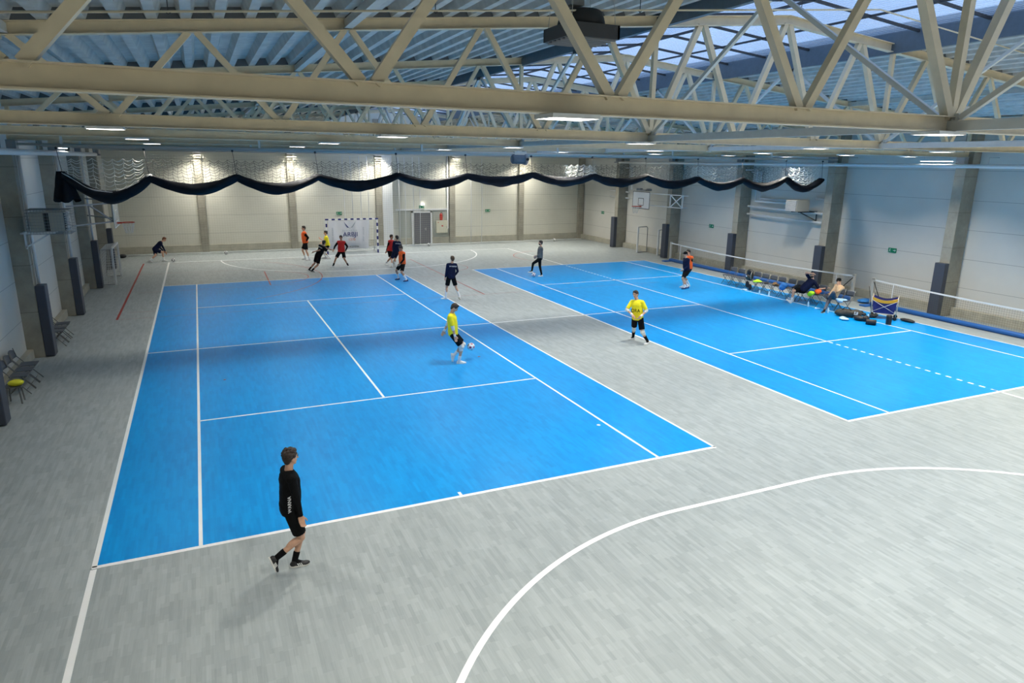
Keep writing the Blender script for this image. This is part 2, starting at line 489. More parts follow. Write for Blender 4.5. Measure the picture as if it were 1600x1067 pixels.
def glass():
    m_ = bpy.data.materials.new('roof_light_polycarbonate'); m_.use_nodes = True
    t = m_.node_tree
    for n_ in list(t.nodes): t.nodes.remove(n_)
    out = t.nodes.new('ShaderNodeOutputMaterial')
    tr = t.nodes.new('ShaderNodeBsdfTransparent'); tr.inputs[0].default_value = (.92, .95, 1, 1)
    tl = t.nodes.new('ShaderNodeBsdfTranslucent'); tl.inputs[0].default_value = (.75, .85, 1, 1)
    gl = t.nodes.new('ShaderNodeBsdfGlossy'); gl.inputs['Roughness'].default_value = .2; gl.inputs[0].default_value = (.6, .6, .6, 1)
    wv = t.nodes.new('ShaderNodeTexWave'); wv.bands_direction = 'X'; wv.inputs['Scale'].default_value = 3.0
    tc_ = t.nodes.new('ShaderNodeTexCoord'); t.links.new(tc_.outputs['Object'], wv.inputs['Vector'])
    mr = t.nodes.new('ShaderNodeMapRange'); mr.inputs['To Min'].default_value = .12; mr.inputs['To Max'].default_value = .75
    t.links.new(wv.outputs['Fac'], mr.inputs['Value'])
    m1 = t.nodes.new('ShaderNodeMixShader'); t.links.new(mr.outputs[0], m1.inputs[0]); t.links.new(tr.outputs[0], m1.inputs[1]); t.links.new(tl.outputs[0], m1.inputs[2])
    m2 = t.nodes.new('ShaderNodeMixShader'); m2.inputs[0].default_value = .06; t.links.new(m1.outputs[0], m2.inputs[1]); t.links.new(gl.outputs[0], m2.inputs[2])
    t.links.new(m2.outputs[0], out.inputs['Surface'])
    return m_
M['glass'] = glass()
win = empty('window_1', (0, 0, 0)); win['kind'] = 'structure'
prof = []
nn = 240
for i in range(nn+1):
    x = SL0 + (SL1-SL0)*i/nn
    prof.append((x, ZR(x) + .22 + .012*math.sin(x*2*PI/.105)))
MB().extr(prof, 'y', YF, YB, closed=False, smooth=True).build('pane', M['glass'], win)
for sx in (SL0, SL1):
    k = MB()
    z = ZR(sx)
    k.box(sx-.05, sx+.05, YF, YB, z-.20, z+.30)
    k.build('curb', M['bluesteel'], win)
k = MB()
yy = YF + .6
while yy < YB:
    for (xa, xb) in ((SL0, 12.8), (12.8, SL1)):
        k.bar((xa, yy, ZR(xa)+.17), (xb, yy, ZR(xb)+.17), .05, .05)
    yy += 1.45
k.bar((12.8, YF, ZR(12.8)+.17), (12.8, YB, ZR(12.8)+.17), .05, .05)
for xq in (11.26, 14.34): k.bar((xq, YF, ZR(xq)+.17), (xq, YB, ZR(xq)+.17), .04, .04)
k.build('glazing_bar', M['darkgrey'], win)

# ------------------------------------------------------------------ roof trusses
def ibeam(mb, a, b, h, wd, t=.012):
    """I section between two points in the xz plane"""
    a = Vector(a); b = Vector(b); d = (b-a).normalized(); u = Vector((0, 1, 0)).cross(d) * -1
    if u.z < 0: u = -u
    side = Vector((0, 1, 0)); L = (b-a).length/2; c = (a+b)/2
    mb.obox(c + u*(h/2-t/2), d, side, u, L, wd/2, t/2)
    mb.obox(c - u*(h/2-t/2), d, side, u, L, wd/2, t/2)
    mb.obox(c, d, side, u, L, .006, h/2 - t)
BOT = [-2.45, -1.3, .85, 3.05, 5.2, 7.4, 9.68, 11.75, 13.85, 15.92, 18.2, 20.4, 22.55, 24.75, 26.9, 27.95]
TOP = [-.25, 1.95, 4.1, 6.3, 8.55, 10.7, 12.8, 14.9, 17.05, 19.3, 21.5, 23.65, 25.85]
ZB0, ZB1 = 5.98, 6.15
def zt(x): return ZR(x) - .17
def make_truss():
    o = empty('roof_truss', (0, 0, 0))
    b = MB(); ibeam(b, (-2.7, 0, (ZB0+ZB1)/2), (9.68, 0, (ZB0+ZB1)/2), .17, .14); ibeam(b, (9.68, 0, (ZB0+ZB1)/2), (15.92, 0, (ZB0+ZB1)/2), .17, .14); ibeam(b, (15.92, 0, (ZB0+ZB1)/2), (28.2, 0, (ZB0+ZB1)/2), .17, .14)
    b.build('bottom_chord', M['steel'], o)
    for xa, xb in ((-2.7, 12.8), (12.8, 28.2)):
        b = MB(); ibeam(b, (xa, 0, ZR(xa)-.085), (xb, 0, ZR(xb)-.085), .17, .14)
        b.build('top_chord', M['steel'], o)
    for i, xt in enumerate(TOP):
        for xb in (BOT[i+1], BOT[i+2]):
            b = MB(); w_ = .10 if 9 < xb < 16.5 else .085
            dx = .05 if xb > xt else -.05
            b.bar((xt+dx, 0, zt(xt+dx)+.01), (xb-dx, 0, ZB1-.01), w_, w_, (0, 1, 0)); b.build('diagonal', M['steel'], o)
    for xv in (9.68, 15.92):
        b = MB(); b.bar((xv, 0, zt(xv)), (xv, 0, ZB1-.01), .085, .085, (0, 1, 0)); b.build('vertical', M['steel'], o)
        b = MB(); b.box(xv-.012, xv+.012, -.10, .10, ZB0-.03, ZB1+.03); b.box(xv+.05, xv+.30, -.008, .008, ZB1, ZB1+.12)
        for zz in (ZB0+.04, ZB1-.04):
            for yy_ in (-.05, .05): b.lathe([(.016, -.04), (.016, .04)], (xv, yy_, zz), 8, 'x')
        b.build('splice_plate', M['steel_pale'], o)
    for xe, se in ((-2.7, 1), (28.0, -1)):
        b = MB(); b.bar((xe+.12*se, 0, ZB1), (xe+.12*se, 0, zt(xe+.12*se)), .1, .1, (0, 1, 0)); b.build('end_post', M['steel'], o)
    return o
tr0 = make_truss()
WORDS = {-10.5: 'pale beige steel roof truss behind the viewer', -4.7: 'nearest beige steel roof truss, its thick bottom beam crossing the whole picture',
         1.1: 'second beige roof truss from the front, its bottom beam just under the nearest one', 6.9: 'third beige roof truss from the front, over the near half of the courts',
         12.7: 'fourth beige roof truss, just behind the raised black dividing curtain', 18.5: 'fifth beige roof truss, over the far half of the blue courts',
         24.3: 'sixth beige roof truss, above the far baselines of the blue courts', 30.1: 'farthest beige roof truss, last one before the back wall'}
for i, y in enumerate(GRID[1:]):
    t_ = tr0 if i == 0 else copy_tree(tr0)
    t_.location = (0, y, 0)
    tag(t_, WORDS[y], 'roof truss', 'steel roof trusses across the hall')
# ------------------------------------------------------------------ luminaire bodies
def luminaire_proto():
    o = empty('ceiling_luminaire', (0, 0, 0))
    b = MB(); b.box(-.22, .22, -.165, .165, -.010, .014); b.box(-.225, .225, -.17, -.16, -.022, .014); b.box(-.225, .225, .16, .17, -.022, .014); b.box(-.225, -.215, -.17, .17, -.022, .014); b.box(.215, .225, -.17, .17, -.022, .014)
    b.build('housing', M['white'], o)
    b = MB(); b.box(-.21, .21, -.155, .155, -.019, -.011); b.build('diffuser', M['lamp'], o)
    b = MB(); b.box(-.10, -.07, -.10, .10, .014, .020); b.box(-.10, .10, -.10, -.07, .014, .020); b.box(.07, .10, -.10, .10, .014, .020); b.build('bracket', M['grey'], o)
    return o
ROWN = {-4.75: 'nearest', 1.05: 'second', 6.85: 'third', 12.5: 'fourth', 18.45: 'fifth', 24.25: 'sixth', 30.05: 'farthest', 34.9: 'back wall'}
COLN = ['first', 'second', 'third', 'fourth', 'fifth', 'sixth', 'seventh']
lum0 = luminaire_proto(); first = True
for (x, y, z) in lamp_spots:
    seen = {-4.75: COLS[1:3], 1.05: COLS[:5]}.get(y, COLS if y > 0 else []) if y != 34.9 else BACKX
    if x not in seen: continue
    o = lum0 if first else copy_tree(lum0)
    first = False
    o.location = (x, y, z)
    ci = seen.index(x)
    if y == 34.9: lb = 'bright ceiling light washing the back wall, %s from the left' % COLN[ci]
    else: lb = 'flat white light under the %s roof truss, %s from the left' % (ROWN[y], COLN[ci])
    tag(o, lb, 'ceiling light', 'ceiling lights')

# ------------------------------------------------------------------ long tubes along both walls and the lights hung over them
def wall_tube(x, y0, y1, z, r, label, side):
    o = empty('wall_tube', (x, (y0+y1)/2, z))
    tag(o, label, 'pipe', 'white tubes along the side walls')
    b = MB(); b.tube([(0, y0-(y0+y1)/2, 0), (0, y1-(y0+y1)/2, 0)], r, 14); b.build('pipe', M['white'], o)
    yy = y1 - .2
    while yy > y0:
        b = MB(); b.tube([(0, yy-(y0+y1)/2, r), (0, yy-(y0+y1)/2, .30)], .006, 6); b.tube([(0, yy-(y0+y1)/2 + .0, .30), (side*.55, yy-(y0+y1)/2, .30)], .010, 6)
        b.build('hanger', M['galvpipe'], o)
        yy -= 5.8
    return o
wall_tube(27.0, -8, 28.9, 5.655, .070, 'long pale horizontal tube hanging along the right wall under the roof', 1)
wall_tube(-2.0, -8, 24.4, 5.66, .075, 'long pale horizontal tube hanging along the left wall under the roof', -1)
def pendant(x, y, label):
    o = empty('pendant_light', (x, y, 5.82)); tag(o, label, 'pendant light', 'pendant lights above the wall tubes')
    b = MB(); b.box(-.05, .05, -.65, .65, 0, .05); b.build('housing', M['white'], o)
    b = MB(); b.box(-.035, .035, -.6, .6, -.012, -.001); b.build('diffuser', M['lamp'], o)
    for s in (-.5, .5):
        b = MB(); b.tube([(0, s, .05), (0, s, .75)], .004, 5); b.build('wire', M['galvpipe'], o)
pendant(27.0, 7.4, 'slim hanging light over the tube on the right wall')
pendant(-2.0, 16.5, 'slim hanging light over the tube on the left wall')

# ------------------------------------------------------------------ lengthwise steel under the roof
for x, wd in ((9.68, 1), (15.92, 2)):
    o = empty('tie_beam', (x, 0, 0))
    tag(o, 'long pale lengthwise beam joining the roof trusses, %s the roof light' % ('left of' if wd == 1 else 'right of'), 'beam', 'lengthwise steel tie beams')
    b = MB(); b.box(-.05, .05, YF+.3, YB-.3, 5.99, 6.10); b.build('beam', M['steel_pale'], o)
    for i in range(len(GRID)-1):
        ya, yb = GRID[i], GRID[i+1]; ym = (ya+yb)/2
        for (p_, q_) in (((ya+.12), ym-.06), (yb-.12, ym+.06)):
            b = MB(); b.bar((0, p_, 6.13), (0, q_, ZR(x)-.20), .06, .06, (1, 0, 0)); b.build('brace', M['steel_pale'], o)
        b = MB(); b.box(-.05, .05, ym-.12, ym+.12, ZR(x)-.26, ZR(x)-.18); b.build('gusset', M['darkgrey'], o)
for x, lb in ((4.1, 'left slope, halfway up'), (-.25, 'left slope, near the wall'), (21.5, 'right slope, halfway down'), (25.85, 'right slope, near the wall')):
    o = empty('roof_purlin', (x, 0, ZR(x)))
    tag(o, 'pale lengthwise channel beam under the ribbed roof, ' + lb, 'beam', 'lengthwise channel beams under the roof')
    b = MB(); b.box(-.05, .05, YF+.3, YB-.3, -.13, -.02); b.box(-.06, .06, YF+.3, YB-.3, -.145, -.13); b.build('channel', M['steel_pale'], o)
# sprinkler or cable pipe following the roof slope
def sloped_pipe(y, x0, x1, dz, r, label):
    o = empty('service_pipe', (x0, y, ZR(x0)+dz)); tag(o, label, 'pipe', 'thin pipes across the roof')
    pts = [Vector((x, 0, ZR(x)-ZR(x0))) for x in (0+x0, (12.8 if x1 > 12.8 else (x0+x1)/2), x1)]
    pts = [Vector((p.x - x0, 0, p.z)) for p in pts]
    b = MB(); b.tube(pts, r, 8); b.build('pipe', M['steel'], o)
    x = x0 + 1.2
    while x < x1:
        b = MB(); zz = ZR(x)-ZR(x0); b.tube([(x-x0, 0, zz), (x-x0, 0, zz-dz+.0)], .006, 5); b.tube([(x-x0-.03, 0, zz), (x-x0, 0, zz-.03), (x-x0+.03, 0, zz)], .008, 5)
        b.build('hanger', M['darkgrey'], o); x += 3.1
sloped_pipe(-1.0, -2.6, 28, -.26, .014, 'thin beige pipe crossing under the roof between the two nearest trusses')
def straight_run(name, y, x0, x1, z, r, label, n=10):
    o = empty(name, (x0, y, z)); tag(o, label, 'pipe', 'pipes and trays under the far trusses')
    b = MB(); b.tube([(0, 0, 0), (x1-x0, 0, 0)], r, n); b.build('pipe', M['galvpipe'], o)
    x = 1.
    while x < x1-x0:
        b = MB(); b.box(x-.03, x+.03, -.03, .03, -.02, .22); b.build('clamp', M['steel_pale'], o); x += 5.
straight_run('curtain_rail', 12.2, -2.4, 27.4, 5.87, .035, 'straight pale rail above the raised black curtain')
straight_run('service_pipe', 15.6, -2.4, 27.4, 5.88, .045, 'pale pipe running across just behind the raised curtain')
straight_run('service_pipe', 21.4, -2.4, 27.4, 5.92, .05, 'pale pipe running across over the far half of the courts')
straight_run('service_pipe', 27.2, -2.4, 27.4, 5.93, .05, 'pale pipe running across in front of the goal')
straight_run('service_pipe', 33.0, -2.4, 27.9, 5.95, .06, 'farthest pale pipe, close to the back wall')

# ------------------------------------------------------------------ ceiling fan unit and curtain motor
o = empty('ceiling_fan', (7.05, -.8, 7.37)); tag(o, 'black round ventilation fan in a square frame hanging from the roof above the nearest beam', 'fan')
b = MB(); b.box(-.40, .40, -.40, -.37, -.09, .09); b.box(-.40, .40, .37, .40, -.09, .09); b.box(-.40, -.37, -.4, .4, -.09, .09); b.box(.37, .4, -.4, .4, -.09, .09); b.build('skirt', M['darkgrey'], o)
b = MB(); b.lathe([(.36, .08), (.32, .22), (.29, .29), (.26, .31), (.26, .30)], (0, 0, 0), 26); b.build('shroud', M['black'], o)
b = MB(); b.lathe([(.10, -.02), (.10, .10)], (0, 0, 0), 16)
for i in range(6):
    a = i*PI/3; b.obox((.21*math.cos(a), .21*math.sin(a), .03), Vector((math.cos(a), math.sin(a), 0)), Vector((-math.sin(a)*.9, math.cos(a)*.9, .4)).normalized(), Vector((math.sin(a)*.4, -math.cos(a)*.4, .9)).normalized(), .13, .05, .004)
b.build('rotor', M['darkgrey'], o)
b = MB()
for i in range(6): b.box(-.37, .37, -.35+.13*i, -.33+.13*i, -.12, -.09)
b.build('louvre', M['grey'], o)
b = MB(); b.box(-.24, -.02, -.1, .1, .36, .50); b.build('control_box', M['grey'], o)
b = MB(); b.box(-.34, .42, -.02, .02, .50, .54); b.build('mounting_rail', M['galvpipe'], o)
for sx in (-.35, .35):
    for sy in (-.35, .35):
        b = MB(); b.tube([(sx, sy, .1), (sx*.9, sy*.9, .62)], .005, 5); b.build('wire', M['galvpipe'], o)
o = empty('hoist_motor', (12.15, 12.2, 5.68)); tag(o, 'blue-grey hoist motor in the middle of the rail above the raised curtain', 'motor')
b = MB(); b.lathe([(.13, -.33), (.16, -.30), (.16, .12), (.13, .15)], (0, 0, 0), 12, 'x'); b.build('motor_body', M['bluesteel'], o)
b = MB(); b.lathe([(.17, .13), (.19, .15), (.19, .22), (.16, .25)], (0, 0, 0), 18, 'x'); b.box(.08, .16, -.05, .05, .1, .28); b.build('gearbox', M['grey'], o)
b = MB(); b.lathe([(.05, -.21), (.05, -.18)], (.19, 0, 0), 14, 'y'); b.build('shaft_end', M['black'], o)
b = MB(); b.box(-.25, .2, -.06, .06, .14, .26); b.build('bracket', M['steel_pale'], o)

# ------------------------------------------------------------------ raised dividing curtain
PK = [(-1.48, 5.17), (.6, 5.12), (2.9, 5.15), (5.26, 5.16), (7.79, 5.2), (10.17, 5.2), (12.62, 5.26), (15.1, 5.22), (17.43, 5.22), (19.9, 5.13), (22.16, 5.10), (24.5, 5.16), (26.6, 5.10)]
TR = [4.42, 4.60, 4.62, 4.72, 4.78, 4.86, 4.84, 4.80, 4.74, 4.68, 4.64, 4.56]
NETMAT = mat('netting_cord', (.02, .02, .02), .8); NETLIT = mat('lit_netting_cord', (.85, .85, .80), .6)  # second cord is a pale copy, imitating lamp light on the net
CURT = mat('black_curtain_cloth', (.004, .005, .010), .7, noise=.4, nscale=4, bump=.6, bscale=5, spec=.25)
CY = 12.2
cur = empty('dividing_curtain', (12.5, CY, 5.1)); tag(cur, 'raised black dividing curtain hanging in scallops right across the hall', 'curtain')
OFF = Vector((12.5, CY, 5.1))
def bundle_z(x):
    for i in range(12):
        if PK[i][0] <= x <= PK[i+1][0]:
            t = (x-PK[i][0])/(PK[i+1][0]-PK[i][0]); zl = PK[i][1]*(1-t) + PK[i+1][1]*t - .08; zm = (PK[i][1]+PK[i+1][1])/2 - .08
            u = 2*t-1; s_ = zm - (TR[i]+.10)
            return zl - s_*(1-abs(u)**1.75), abs(u)
    return PK[0][1], 1
vs_ = []; fs_ = []; NR = 14; idx = 0
xs = []
x = PK[0][0]
while x <= PK[12][0]: xs.append(x); x += .07
for i, x in enumerate(xs):
    z, u = bundle_z(x)
    z2, _ = bundle_z(min(x+.05, PK[12][0])); z1, _ = bundle_z(max(x-.05, PK[0][0]))
    sl = math.atan2(z2-z1, .1)
    rz_ = .105 + .065*(1-u); ry_ = .16 + .04*(1-u)
    for k in range(NR):
        a = 2*PI*k/NR
        w_ = 1 + .16*math.sin(3*a + x*2.1) + .09*math.sin(7*a + x*5.3)
        dz = rz_*math.sin(a)*w_*(.8 if math.sin(a) > 0 else 1.15); dy = ry_*math.cos(a)*w_
        vs_.append(Vector((x - math.sin(sl)*dz, CY+dy, z + math.cos(sl)*dz)) - OFF)
for i in range(len(xs)-1):
    for k in range(NR):
        k2 = (k+1) % NR; fs_.append((i*NR+k, i*NR+k2, (i+1)*NR+k2, (i+1)*NR+k))
b = MB(); b.add(vs_, fs_, True); b.build('gathered_cloth', CURT, cur)
# loose end of the cloth on the left
b = MB(); n = 22; rows = 8; v = []; f = []
for j in range(rows):
    t = j/(rows-1)
    for i in range(n):
        a = 2*PI*i/n; w_ = 1 + .25*math.sin(4*a + t*2)
        v.append(Vector((-1.50 + .05*t + (.10 + .17*t)*math.cos(a)*w_, CY + (.10+.08*t)*math.sin(a)*w_, 5.18 - .78*t - .05*math.sin(3*a)*t)) - OFF)
for j in range(rows-1):
    for i in range(n):
        i2 = (i+1) % n; f.append((j*n+i, (j+1)*n+i, (j+1)*n+i2, j*n+i2))
b.add(v, f, True); b.build('loose_end', CURT, cur)
for i, (px_, pz) in enumerate(PK):
    b = MB(); b.tube([Vector((px_, CY, pz-.05)) - OFF, Vector((px_-.06, CY, 5.77)) - OFF], .008, 5); b.build('hoist_cord', M['darkgrey'], cur)
    b = MB(); b.lathe([(.035, -.02), (.035, .02)], tuple(Vector((px_-.06, CY, 5.785)) - OFF), 10, 'y'); b.build('pulley', M['darkgrey'], cur)
# netting between rail and cloth: black cord, lamp light painted white on four pieces
cell = .245; nx = int((PK[12][0]-PK[0][0])/cell); SUB = 4
def net_pt(fi, j):
    x = PK[0][0] + fi*cell
    zb, u = bundle_z(x); zb += .07
    f_ = j/8.0
    z = 5.52*(1-f_) + zb*f_
    z -= (.075*math.sin(PI*(fi % 1.0)))*(1-.45*f_) + .012*math.sin(fi*1.7 + j*2.3)
    x += .018*math.sin(fi*2.1 + j*1.3)*(1 if j else 0)
    return Vector((x, CY + .10*math.sin(fi*.9)*f_ + .03*math.sin(j*1.9+fi), z)) - OFF
LIT_CELLS = ((0, 8), (63, 68), (86, 91), (107, 115))
def is_lit(i): return any(a <= i < b2 for a, b2 in LIT_CELLS)
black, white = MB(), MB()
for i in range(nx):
    t_ = white if is_lit(i) else black
    r_ = .0075 if is_lit(i) else .0045
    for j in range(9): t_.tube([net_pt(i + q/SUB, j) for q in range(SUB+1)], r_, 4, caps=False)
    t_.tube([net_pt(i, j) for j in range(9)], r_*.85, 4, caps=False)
    if not is_lit(i): t_.tube([net_pt(i+.5, j) for j in range(9)], r_*.7, 4, caps=False)
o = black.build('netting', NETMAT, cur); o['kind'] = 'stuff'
o = white.build('lit_netting', NETLIT, cur); o['kind'] = 'stuff'; o['label'] = 'netting coloured white for the lamp light on it'
b = MB()
for q in range(5):
    pts = []
    for i, x in enumerate(xs[:32]):
        z, u = bundle_z(x); pts.append(Vector((x, CY-.13+.05*q, z + .10*(1-.3*u) + .02*math.sin(x*9+q))) - OFF)
    b.tube(pts, .010, 5)
b.build('white_cord', M['white'], cur)

# ------------------------------------------------------------------ ball-stop net in front of the back wall
bn = empty('ball_stop_net', (12.5, 34.9, 0)); tag(bn, 'fine pale ball-stop net hanging in front of the whole back wall', 'net')
b = MB(); z = .12; kx = 0
def by(x, z): return .10*math.sin(x*1.9) + .05*math.sin(x*4.3 + 1)
x = -14.7
while x < 15.5:
    b.tube([(x, by(x, 0), .03), (x, by(x, 0)*.8, 2.5), (x, by(x, 0)*.4, 5.75)], .0035, 3, caps=False); x += .14
while z < 5.8:
    b.tube([(q*.4 - 14.7, by(q*.4-14.7, 0)*(1-.5*z/5.8), z + .02*math.sin(q*1.3)) for q in range(76)], .0035, 3, caps=False); z += .14
o = b.build('netting', mat('beige_net_cord', (.50, .48, .38), .8), bn); o['kind'] = 'stuff'
b = MB(); b.tube([(q*.4 - 14.7, by(q*.4-14.7, 0), .03 + .03*abs(math.sin(q*.7))) for q in range(76)], .022, 6); b.build('bottom_rope', M['white'], bn)
for xx in (-2.25, -1.75, -1.2, -.7, 1.35, 1.75, 2.3, 2.75, 6.4, 7.2):
    b = MB(); b.tube([(xx, -.12, .05), (xx+.03, -.12, 3), (xx, -.1, 5.8)], .021, 5); b.build('strap', M['white'], bn)
